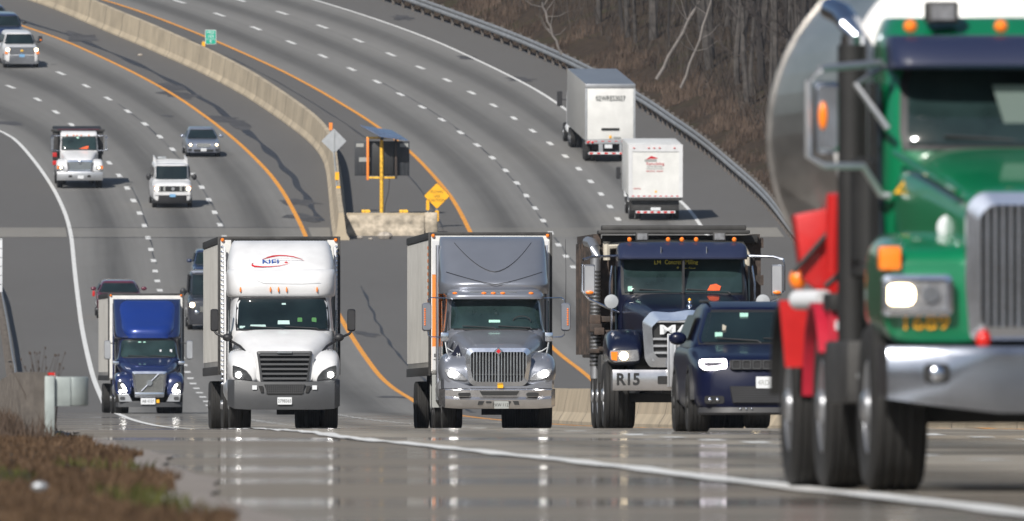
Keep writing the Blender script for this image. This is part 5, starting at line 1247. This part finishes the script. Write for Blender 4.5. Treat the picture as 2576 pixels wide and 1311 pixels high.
for x in (-.55, -.45, .55): MB().box(x - .06, x + .06, 0, .08, .45, 1.0).build('guard_post', 'sign_back', g)
MB().box(-1.15, 1.15, -.02, .08, .42, .54).build('underride_bar', 'plate', g, bev=.01)
q = MB()
for k in range(6): q.box(-1.1 + k * .4, -.92 + k * .4, -.028, -.02, .44, .52)
q.build('bar_tape', 'red_lens', g)
plate(g, -.1, -.01, .85, '', w=.4, h=.2)
for yy in (1.6, 2.9):
    for sx in (-1, 1): wheel(T, sx * 1.14, yy, side=sx, dual=True, chrome=False)
MB().box(-.9, .9, .6, 4, .6, 1.15).build('bogie', 'frame', T)
for yy in (14.6, 15.9, 20.6):
    for sx in (-1, 1): wheel(T, sx * 1.12, yy, side=sx, dual=yy < 20, chrome=True)
MB().box(-.45, .45, 13.5, 21.5, .55, 1.05).build('chassis', 'frame', T)
MB().loftz([(.8, 17.2, 20.2, 1.15, 7), (2.2, 17.2, 20.2, 1.16, 7), (2.9, 17.3, 19.6, 1.14, 6), (3.6, 17.3, 18.6, 1.05, 5)], 40).build('cab', 'white', T, ang=50)
MB().lofty([(20.0, 1.1, .8, 1.95, 5), (21.6, .9, .8, 1.6, 5)], 32).build('hood', 'white', T)
for sx in (-1, 1):
    mirror_head(T, sx * 1.52, 19.5, 1.95, 2.75, .28, m='black'); MB().tube([(sx * 1.1, 19.6, 2.3), (sx * 1.5, 19.55, 2.3)], .03, 6).build('mirror_arm', 'black', T)
    MB().lathe([(0, .3), (1.4, .3)], (sx * .98, 17.2, .85), 'y', 18).build('fuel_tank', 'plate', T)

# ================================================================ white box truck seen from behind
Y = Yrow(556); rz = .045
T = vehicle('box_truck', place(1649, Y), Y, rz, 'white box truck seen from behind with a red house logo on its roll door', 'box truck')
g = MB().box(-1.36, 1.36, .03, 6.8, 1.25, 3.84).build('cargo_box', 'white_box', T, bev=.03)
q = MB(); q.ring([(-1.37, 1.18), (1.37, 1.18), (1.37, 3.85), (-1.37, 3.85)], [(-1.18, 1.32), (1.18, 1.32), (1.18, 3.5), (-1.18, 3.5)], -.02, .05); q.build('rear_frame', 'white', g, ang=20)
q = MB(); q.box(-1.18, 1.18, 0, .03, 1.32, 3.5); q.build('roll_door', 'white_box', g)
MB().box(-1.2, 1.2, -.012, 0, 3.47, 3.53).build('door_header_gap', 'grey_text', g)
for x in (-1.1, -.35, -.08, .2, .95): marker(g, x, -.03, 3.68, .12, .06, 'red_lens')
h_ = MB().prism([(-.50, 3.10), (-.22, 3.28), (.12, 3.16), (.0, 3.13), (-.25, 3.14)], -.014, -.006).build('logo_roof', 'nfired', g)
MB().box(-.56, .06, -.010, -.006, 2.98, 3.10).build('logo_band', 'grey_text', h_)
text(h_, 'Remodeling', .20, 'nfired', -.02, -.012, 2.88, name='logo_lettering', wide=.95)
for w, z, sz, m in (('HOME SERVICES', 2.74, .11, 'grey_text'), ('WINDOWS & DOORS', 2.63, .09, 'grey_text'), ('ROOFING - SIDING', 2.50, .10, 'nfired')): text(h_, w, sz, m, -.05, -.012, z, name='logo_lettering')
text(g, 'RENTAL', .10, 'nfired', -.92, -.012, 1.62, name='small_lettering')
MB().box(-.04, .06, -.012, 0, 1.42, 1.52).build('label_plate', 'yellow_sign', g)
q = MB()
for k in range(9): q.box(-1.2 + k * .28, -1.08 + k * .28, -.026, -.02, 1.22, 1.27)
q.build('reflective_tape', 'red_lens', g)
q = MB(); q.box(-1.3, 1.3, -.05, .3, 1.02, 1.17); q.box(-1.2, 1.2, .2, .3, .5, 1.0); q.build('rear_step', 'dirt', g, bev=.02)
MB().box(-1.0, 1.0, -.08, .05, .38, .50).build('bumper', 'plate', T, bev=.01)
q = MB()
for k in range(6): q.box(-.95 + k * .34, -.78 + k * .34, -.09, -.08, .40, .48)
q.build('bar_tape', 'red_lens', T)
plate(T, 0, -.1, .60, '', w=.5, h=.16)
MB().box(-.45, .45, .3, 8.8, .5, 1.0).build('chassis', 'frame', T)
for sx in (-1, 1):
    wheel(T, sx * 1.12, 1.9, r=.48, side=sx, dual=True); wheel(T, sx * 1.02, 7.6, r=.48, side=sx)
    mirror_head(T, sx * 1.52, 7.3, 1.75, 2.35, .22, m='black'); MB().tube([(sx * .95, 7.4, 2.0), (sx * 1.5, 7.35, 2.0)], .03, 6).build('mirror_arm', 'black', T)
    MB().lathe([(0, .12), (.3, .14)], (sx * 1.25, 4.5, 1.0), 'z', 12).build('side_tank', 'plate', T)
MB().loftz([(.6, 6.9, 8.4, 1.08, 6), (1.5, 6.9, 8.4, 1.1, 6), (2.3, 6.95, 8.0, 1.0, 6), (2.5, 7.0, 7.8, .9, 5)], 40).build('cab', 'white', T, ang=50)
MB().lofty([(8.2, 1.0, .5, 1.4, 5), (9.0, .85, .5, 1.2, 5)], 32).build('hood', 'white', T)

# ================================================================ white cab dump truck, left carriageway
Y = Yrow(475); rz = .045
T = vehicle('dump_truck', place(201, Y), Y, rz, 'white cab dump truck with chrome grille hugging the far left edge line', 'dump truck')
chassis(T, .5, 7.2, steer=1.1, axle=(5.0,), sw=1.02, stw=.3, r=.5, half=1.22)
CAB = [(.9, 1.8, 3.0, .98, 7), (1.6, 1.7, 3.0, 1.0, 7), (1.9, 1.65, 3.0, 1.0, 6), (2.55, 2.0, 3.0, .95, 6), (2.68, 2.05, 3.0, .97, 5), (2.84, 2.4, 3.0, .90, 5)]
MB().loftz(CAB, 48).build('cab', 'white', T, ang=55)
windshield(T, CAB, [(1.94, -.88, .88), (2.05, -.88, .88), (2.48, -.86, .86), (2.58, -.83, .83)], m='glass2', off=.03)
hood = MB().lofty([(.08, .60, .9, 1.5, 5), (.3, .68, .9, 1.6, 5), (.9, .80, .9, 1.75, 5), (1.7, .92, 1.0, 1.92, 5)], 36)
for sx in (-1, 1): hood.lofty([(.10, .26, .9, 1.15, 3), (.25, .32, .85, 1.38, 3), (.8, .34, .85, 1.5, 3.2), (1.6, .3, .9, 1.35, 4)], 24, xc=sx * .88)
hood.build('hood', 'white', T, ang=60)
grille(T, [(-.62, .84), (.62, .84), (.68, 1.4), (.60, 1.48), (-.60, 1.48), (-.68, 1.4)], .0, barm='chrome', n=5, horiz=True, fr='chrome', fw=.09, bw=.05, depth=.06)
MB().ball((.02, -.02, 1.36), .09, .03, .10).build('badge', 'chrome', T)
for sx in (-1, 1):
    h_ = headlight(T, [(sx * a, b) for a, b in ((1.19, 1.2), (.86, 1.16), (.84, 1.0), (1.19, .94))], .05, [(sx * .98, 1.08, .05)], y1=.25, housing='lens', lit='lamp_warm')
    MB().box(min(sx * 1.19, sx * 1.10), max(sx * 1.19, sx * 1.10), .03, .05, 1.02, 1.18).build('turn_signal', 'amber', h_)
    mirror_head(T, sx * 1.40, 1.6, 1.95, 2.6, .16, m='chrome'); MB().tube([(sx * .98, 1.8, 2.66), (sx * 1.45, 1.65, 2.66), (sx * 1.47, 1.65, 1.9), (sx * 1.0, 1.8, 1.88)], .022, 6).build('mirror_frame', 'chrome', T)
    MB().prismx([(1.85, 1.4), (2.7, 1.4), (2.7, 2.45), (2.1, 2.45)], sx * .99 - .012, sx * .99 + .012).build('door_window', 'glass', T)
b_ = MB(); b_.loft([[(x, yy, .42), (x, yy - .02, .48), (x, yy - .02, .8), (x, yy, .86), (x, yy + .2, .86), (x, yy + .2, .42)] for x, yy in ((-1.2, .3), (-1.18, .02), (-.7, -.05), (.7, -.05), (1.18, .02), (1.2, .3))]); b_.build('bumper', 'alu', T, ang=30)
plate(T, .04, -.08, .60, '', w=.32, h=.17)
for x in (-.5, .47): MB().box(x - .09, x + .09, -.08, 0, .58, .70).build('tow_slot', 'frame', T)
for x in (-.62, -.28, -.10, .12, .52): marker(T, x, front_y(CAB, x, 2.66, 0), 2.66, .10, .06)
MB().prism([(.0, 1.98), (.45, 1.98), (.50, 2.12), (.40, 2.13), (.2, 2.06)], front_y(CAB, .2, 2.0) - .045, front_y(CAB, .2, 2.0) - .04).build('dash_vest', 'vest', T)
MB().ball((-.06, front_y(CAB, 0, 2.54) - .03, 2.54), .07, .01, .05).build('windshield_sticker', 'sticker', T)
g = MB(); g.box(-1.24, 1.24, 3.3, 7.3, 1.1, 2.88); o = g.build('dump_body', 'frame', T, bev=.03)
q = MB(); q.box(-1.42, 1.38, 3.1, 3.5, 2.80, 2.92); q.box(-1.3, -1.05, 3.2, 3.5, 1.6, 2.86); q.box(1.05, 1.3, 3.2, 3.5, 1.6, 2.86); q.build('body_lip', 'dirt', o, bev=.02)
MB().box(-1.1, 1.1, 3.08, 3.12, 2.90, 2.94).build('tarp_edge', 'maroon', o)
for z in (1.52, 1.10): MB().box(-1.36, -1.14, 2.4, 2.7, z, z + .22).build('red_box', 'red', T, bev=.02)
# ================================================================ cars
def car(name, X, Y, rz, label, cat, W=1.9, Ln=4.8, H=1.7, hz=1.05, hl=1.3, wl=.75, paint='carblue', belt=None, roofk=.72, glass='glass', lamp='lamp_warm', lampz=.72, lampw=.22, lamph=.12, gz=(.5, .75), gw=.5,
        gm='frame', bars='grey_text', low=.5, lowm='black', wr=.36, pl='plate', van=0., rear_drop=0., mirror='paint', group=None, roofm=None):
    T = vehicle(name, X, Y, rz, label, cat)
    if group: T['group'] = group
    hw = W / 2; belt = belt or hz + .08
    b = MB().lofty([(0, hw * .86, .32, hz - .26, 4), (.10, hw * .95, .27, hz - .14, 5), (.45, hw * .99, .25, hz - .05, 5), (hl, hw, .24, hz, 5.5), (hl + .5, hw, .24, belt, 6), (Ln * .8, hw, .24, belt, 6), (Ln - .25, hw * .98, .28, belt - rear_drop, 6), (Ln, hw * .90, .35, belt - rear_drop - .12, 5)], 44)
    b.build('body', paint, T, ang=55)
    gb = Ln - (.2 if not rear_drop else 1.1)
    G = [(hz - .06, hl, gb, hw * .97, 7), (belt + .02, hl + .12, gb, hw * .94, 7), (H - .14, hl + wl, gb - .15, hw * (roofk + .06), 6), (H - .04, hl + wl + .12, gb - .2, hw * roofk, 5), (H, hl + wl + .45, gb - .4, hw * roofk * .88, 5)]
    MB().loftz(G, 52).build('cabin', roofm or paint, T, ang=55)
    wtop = hw * (roofk + .0); wbot = hw * .86
    windshield(T, G, [(hz + .03, -wbot, wbot), (hz + .10, -wbot, wbot), (H - .22, -wtop * 1.02, wtop * 1.02), (H - .13, -wtop * .98, wtop * .98)], m=glass, off=.022, wipers=False)
    for sx in (-1, 1):
        k = hw * .975
        q = MB(); z0, z1 = belt + .04, H - .17
        q.add([(sx * hw * .955, hl + .55, z0), (sx * hw * .955, gb - .5, z0), (sx * hw * (roofk + .085), gb - .6, z1), (sx * hw * (roofk + .085), hl + wl + .30, z1)], [(0, 1, 2, 3)]); q.build('side_window', 'sideglass', T, fix=False)
        # lamps
        x0, x1 = sorted((sx * (hw * .93 - lampw), sx * hw * .93))
        h_ = MB().prism(rpoly([(x0, lampz - lamph / 2), (x1, lampz - lamph / 2), (x1, lampz + lamph / 2), (x0, lampz + lamph / 2)], .03), -.02, .2, ins=.01).build('headlight', 'lens', T)
        MB().lathe([(0, lamph * .42), (.02, lamph * .3)][::-1], ((x0 + x1) / 2, -.035, lampz), 'y', 14).build('bulb', lamp, h_)
        MB().ball((sx * (hw + .12), hl + .55, belt + .10), .13, .07, .09, 12, 8).build('mirror', paint if mirror == 'paint' else mirror, T)
        for yy in (.85, Ln - .9): wheel(T, sx * (hw - .11), yy, r=wr, w=.23, side=sx)
    P_ = rrect(-gw, gw, gz[0], gz[1], .05)
    o = MB().prism(P_, -.03, .1, ins=.01).build('grille', gm, T)
    q = MB(); n = 4
    for i in range(n): z = gz[0] + (gz[1] - gz[0]) * (i + .5) / n; q.box(-gw * .95, gw * .95, -.036, -.03, z - .012, z + .012)
    q.build('grille_bars', bars, o)
    q = MB(); q.loft([[(x, yy, .24), (x, yy - .03, .3), (x, yy - .02, low), (x, yy + .2, low), (x, yy + .2, .24)] for x, yy in ((-hw * .97, .35), (-hw * .93, .10), (-hw * .6, -.02), (hw * .6, -.02), (hw * .93, .10), (hw * .97, .35))]); q.build('bumper', lowm, T)
    if pl: plate(T, 0, -.06, low - .02 if low > .4 else .45, '', m=pl)
    return T, G
# silver sedan
Y = Yrow(396); T, G = car('sedan', place(512, Y), Y, .07, 'silver blue sedan beside the orange line, behind the white van', 'sedan car', W=1.82, H=1.47, hz=.92, hl=1.05, wl=.85, paint='carsilver', belt=.95, roofk=.70, lampz=.66, lampw=.30, lamph=.14, gz=(.54, .74), gw=.36, gm='chrome', low=.42, lowm='carsilver', rear_drop=.05, wr=.33)
MB().prism([(-.55, .42), (.55, .42), (.5, .30), (-.5, .30)], -.07, -.03).build('lower_intake', 'frame', T)
for sx in (-1, 1): MB().box(sx * .72 - .1, sx * .72 + .1, -.03, .05, .34, .44).build('fog_pocket', 'frame', T)
# white work van with ladder rack
Y = Yrow(524); T, G = car('work_van', place(434, Y), Y, .05, 'white work van with a roof ladder rack and black grille', 'van', W=2.02, Ln=6., H=2.18, hz=1.38, hl=.95, wl=.45, paint='white', belt=1.45, roofk=.84, lampz=1.0, lampw=.26, lamph=.24, gz=(.84, 1.12), gw=.68, low=.66, lowm='black', wr=.38, pl='plate_blue', mirror='black', bars='frame')
MB().prism([(-.90, .82), (.90, .82), (.92, .66), (-.92, .66)], -.05, .05, ins=.01).build('white_bumper_band', 'white', T)
q = MB()
for x in (-.68, -.42, .42, .68): q.box(x - .05, x + .05, -.05, -.03, .86, 1.10)
q.build('grille_bars', 'grey_text', T); MB().lathe([(0, .09), (.02, .09)], (.02, -.07, .98), 'y', 14).build('badge', 'alu', T)
for sx in (-1, 1):
    MB().box(sx * .82 - .13, sx * .82 + .13, -.045, -.02, 1.07, 1.12).build('turn_signal', 'amber', T)
    q = MB()
    for yy in (1.7, 3.2, 4.8): q.tube([(sx * .80, yy, 2.12), (sx * .80, yy, 2.42)], .03, 6)
    q.tube([(sx * .80, 1.6, 2.42), (sx * .80, 5.2, 2.42)], .03, 6)
    for yy in (1.7, 3.2, 4.8): q.tube([(sx * .8, yy, 2.2), (0, yy, 2.24)], .025, 6)
    q.build('ladder_rack', 'white', T)
    MB().ball((sx * 1.17, 1.5, 1.52), .13, .09, .17).build('mirror', 'black', T)
MB().box(-.62, -.2, 4.0, 4.3, 2.3, 2.42).build('rack_box', 'galv', T, bev=.01)
# white pickup with big mirrors
Y = Yrow(172); T, G = car('pickup_truck', place(55, Y), Y, .11, 'white pickup truck with chrome grille and tow mirrors, top left', 'pickup truck', W=2.0, Ln=6.2, H=1.93, hz=1.28, hl=1.35, wl=.6, paint='white', belt=1.32, roofk=.72, lampz=1.05, lampw=.22, lamph=.22, gz=(.78, 1.20), gw=.72, gm='chrome', bars='grey_plastic', low=.74, lowm='chrome', wr=.42, pl='plate_blue', rear_drop=.05, mirror='black')
for sx in (-1, 1):
    mirror_head(T, sx * 1.22, 1.9, 1.42, 1.72, .22, m='black'); MB().ball((sx * 1.24, 1.88, 1.50), .05, .02, .05).build('mirror_signal', 'amber', T)
    MB().box(sx * .90 - .08, sx * .90 + .08, -.04, 0, .82, .94).build('turn_signal', 'amber', T)
MB().ball((0, -.05, 1.0), .09, .02, .06).build('badge', 'yellow_pole', T)
# dark blue pair at the top left corner
Y = Yrow(122); car('suv', place(20, Y), Y, .12, 'dark blue SUV directly behind the white pickup in the top left corner', 'SUV', W=2.02, Ln=5.3, H=1.85, hz=1.2, hl=1.3, wl=.65, paint='carblue', roofk=.74, lampz=.9, gw=.6, wr=.4, mirror='black')
Y = Yrow(93); car('suv', place(-14, Y), Y, .13, 'rearmost dark blue SUV, its roof just peeking in at the top left edge', 'SUV', W=1.9, Ln=4.8, H=1.7, hz=1.1, hl=1.2, wl=.65, paint='carblue', roofk=.74)
# vehicles hidden behind the semis
Y = Yrow(802); T, G = car('suv', place(301, Y), Y, .04, 'maroon SUV mostly hidden behind the blue semi truck', 'SUV', W=2.05, Ln=5.2, H=1.66, hz=1.12, hl=1.3, wl=.6, paint='maroon', roofk=.72, lampz=.85, wr=.4, mirror='maroon', roofm='maroon')
MB().box(-1.20, -1.08, 1.7, 1.8, .95, 1.20).build('tow_mirror', 'red', T, bev=.03)
Y = Yrow(831); T, G = car('van', place(530, Y), Y, .035, 'tall dark grey van half hidden by the left side of the white semi', 'van', W=2.04, Ln=6., H=2.55, hz=1.5, hl=1.0, wl=.7, paint='dark_paint', belt=1.55, roofk=.82, lampz=1.12, lampw=.25, lamph=.26, gz=(.80, 1.05), low=.7, lowm='dark_paint', wr=.38, mirror='black')
MB().box(-.82, .82, 1.95, 2.2, 2.47, 2.58).build('light_strip', 'carsilver', T, bev=.03); MB().ball((-.62, -.05, .78), .11, .03, .10).build('fog_light', 'chrome', T); MB().ball((-1.20, 1.5, 1.65), .14, .09, .19).build('tow_mirror', 'black', T)
Y = Yrow(728); car('suv', place(537, Y), Y, .035, 'dark SUV behind the tall grey van, barely showing past the white semi', 'SUV', W=1.95, Ln=4.9, H=1.78, hz=1.1, hl=1.2, wl=.65, paint='carblue', roofk=.76)

# ================================================================ dark blue SUV in front of the dump truck
Y = 295.; rz = .055
T = vehicle('suv', place(1930, Y), Y, rz, 'dark navy SUV with a glowing headlight in front of the R15 dump truck', 'SUV')
M['jeep'] = mat('deep_navy_paint', (.003, .005, .024), .32, coat=.2, spec=.25, crough=.03)
hw = .975
body = MB().lofty([(.0, .74, .30, .88, 4), (.10, .86, .25, .95, 5), (.3, .93, .22, 1.02, 5), (.8, .96, .22, 1.10, 5), (1.35, .975, .24, 1.17, 5.5), (1.9, .975, .24, 1.20, 6), (4.0, .975, .26, 1.22, 6), (4.65, .95, .3, 1.18, 6), (4.82, .85, .4, 1.05, 5)], 56)
body.build('body', 'jeep', T, ang=55)
G = [(1.10, 1.25, 4.6, .93, 7), (1.19, 1.33, 4.6, .90, 7), (1.58, 1.98, 4.5, .73, 6), (1.66, 2.12, 4.4, .69, 5), (1.735, 2.6, 4.3, .60, 5)]
MB().loftz(G, 60).build('cabin', 'jeep', T, ang=55)
windshield(T, G, [(1.19, -.78, .78), (1.25, -.78, .78), (1.52, -.68, .68), (1.59, -.65, .65)], off=.02)
MB().prism([(-.24, 1.50), (-.13, 1.50), (-.13, 1.58), (-.24, 1.58)], front_y(G, -.18, 1.54) - .02, front_y(G, -.18, 1.54) - .016).build('windshield_sticker', 'sticker', T)
MB().prism([(-.60, 1.25), (-.50, 1.25), (-.50, 1.32), (-.60, 1.32)], front_y(G, -.55, 1.28) - .02, front_y(G, -.55, 1.28) - .016).build('windshield_sticker', 'sticker', T)
MB().prism([(-.50, 1.30), (-.46, 1.30), (-.44, 1.40), (-.49, 1.43)], front_y(G, -.47, 1.36) - .018, front_y(G, -.47, 1.36) - .014).build('hanging_charm', 'beige', T)
for sx in (-1, 1):
    hp = [(sx * a, b) for a, b in ((.90, .96), (.53, .97), (.52, .83), (.66, .81), (.84, .80), (.91, .86))]
    h_ = MB().prism(rpoly(hp, .03), .03, .3, ins=.01).build('headlight', 'darklens', T)
    inner = [(sx * a, b) for a, b in ((.82, .90), (.62, .905), (.62, .885), (.80, .865))]
    MB().ring(rpoly([(sx * a, b) for a, b in ((.90, .955), (.54, .965), (.53, .835), (.67, .815), (.83, .81), (.90, .86))], .03, 2), rpoly([(sx * a, b) for a, b in ((.84, .915), (.60, .92), (.585, .885), (.69, .865), (.80, .86), (.84, .88))], .015, 2), .0, .04).build('light_ring', 'drl', h_)
    MB().prism(rrect(sx * .70 - .13, sx * .70 + .13, .37, .47, .03), -.01, .1).build('fog_pocket', 'frame', T)
    for x in (.66, .76): MB().ball((sx * x, -.015, .42), .028, .02, .028).build('fog_light', 'chrome', T)
    MB().ball((sx * 1.08, 1.75, 1.24), .12, .08, .09).build('mirror', 'jeep', T)
    for yy in (.92, 3.85): wheel(T, sx * .86, yy, r=.40, w=.30, side=sx, chrome=False)
    q = MB(); q.add([(sx * .935, 1.95, 1.24), (sx * .935, 4.1, 1.25), (sx * .80, 4.0, 1.56), (sx * .80, 2.4, 1.56)], [(0, 1, 2, 3)]); q.build('side_window', 'sideglass', T, fix=False)
    q = MB()
    for yy in (.92, 3.85):
        ring = [(yy - .47 * math.cos(R(a)), .42 + .47 * math.sin(R(a))) for a in range(0, 181, 12)] + [(yy - .41 * math.cos(R(a)), .42 + .41 * math.sin(R(a))) for a in range(180, -1, -12)]
        x0, x1 = sorted((sx * .90, sx * .995)); q.prismx(ring, x0, x1)
    q.build('wheel_arch', 'black', T, ang=30)
    q = MB(); q.tube([(sx * .62, 2.4, 1.74), (sx * .62, 4.2, 1.75)], .02, 6); q.build('roof_rail', 'black', T)
o = MB().prism(rrect(-.50, .50, .82, .95, .03), -.035, .1, ins=.01).build('grille', 'black', T)
for k in range(7):
    x = (k - 3) * .137; q = MB(); q.ring(rrect(x - .058, x + .058, .825, .945, .02), rrect(x - .045, x + .045, .838, .932, .015), -.05, -.03); q.build('grille_slot', 'grey_plastic', o)
MB().prism([(-.50, .60), (.50, .60), (.46, .38), (-.46, .38)], -.05, .05, ins=.01).build('lower_intake', 'black', T)
q = MB()
for i in range(6): q.box(-.44, .44, -.056, -.05, .40 + i * .03, .405 + i * .03)
q.build('intake_mesh', 'grey_plastic', T)
plate(T, .0, -.05, .65, '4RD 61', m='plate', tm='grey_text')
q = MB(); q.loft([[(x, yy, .22), (x, yy - .02, .25), (x, yy, .32), (x, yy + .2, .32), (x, yy + .2, .22)] for x, yy in ((-.90, .2), (-.70, .03), (-.4, -.04), (.4, -.04), (.70, .03), (.90, .2))]); q.build('chin_spoiler', 'black', T)
for x in (-.36, -.28, -.21): MB().ball((x, -.06, .30), .015, .012, .015).build('tow_hook', 'chrome', T)
# ---------------------------------------------------------------- thin air haze over the valley
hz = MB().box(-700, 900, -900, 3300, -60, 160).build('haze', 'white', None); hz.data.materials.clear()
hm = bpy.data.materials.new('haze_air'); hm.use_nodes = True; nt = hm.node_tree; nt.nodes.remove(nt.nodes['Principled BSDF'])
pv = _n(nt, 'ShaderNodeVolumePrincipled'); pv.inputs['Color'].default_value = (.80, .88, 1, 1); pv.inputs['Density'].default_value = .00004; pv.inputs['Anisotropy'].default_value = .2
nt.links.new(pv.outputs[0], nt.nodes['Material Output'].inputs['Volume']); hz.data.materials.append(hm); hz['kind'] = 'stuff'; hz['label'] = 'thin pale haze in the air over the valley'
bpy.context.view_layer.update()
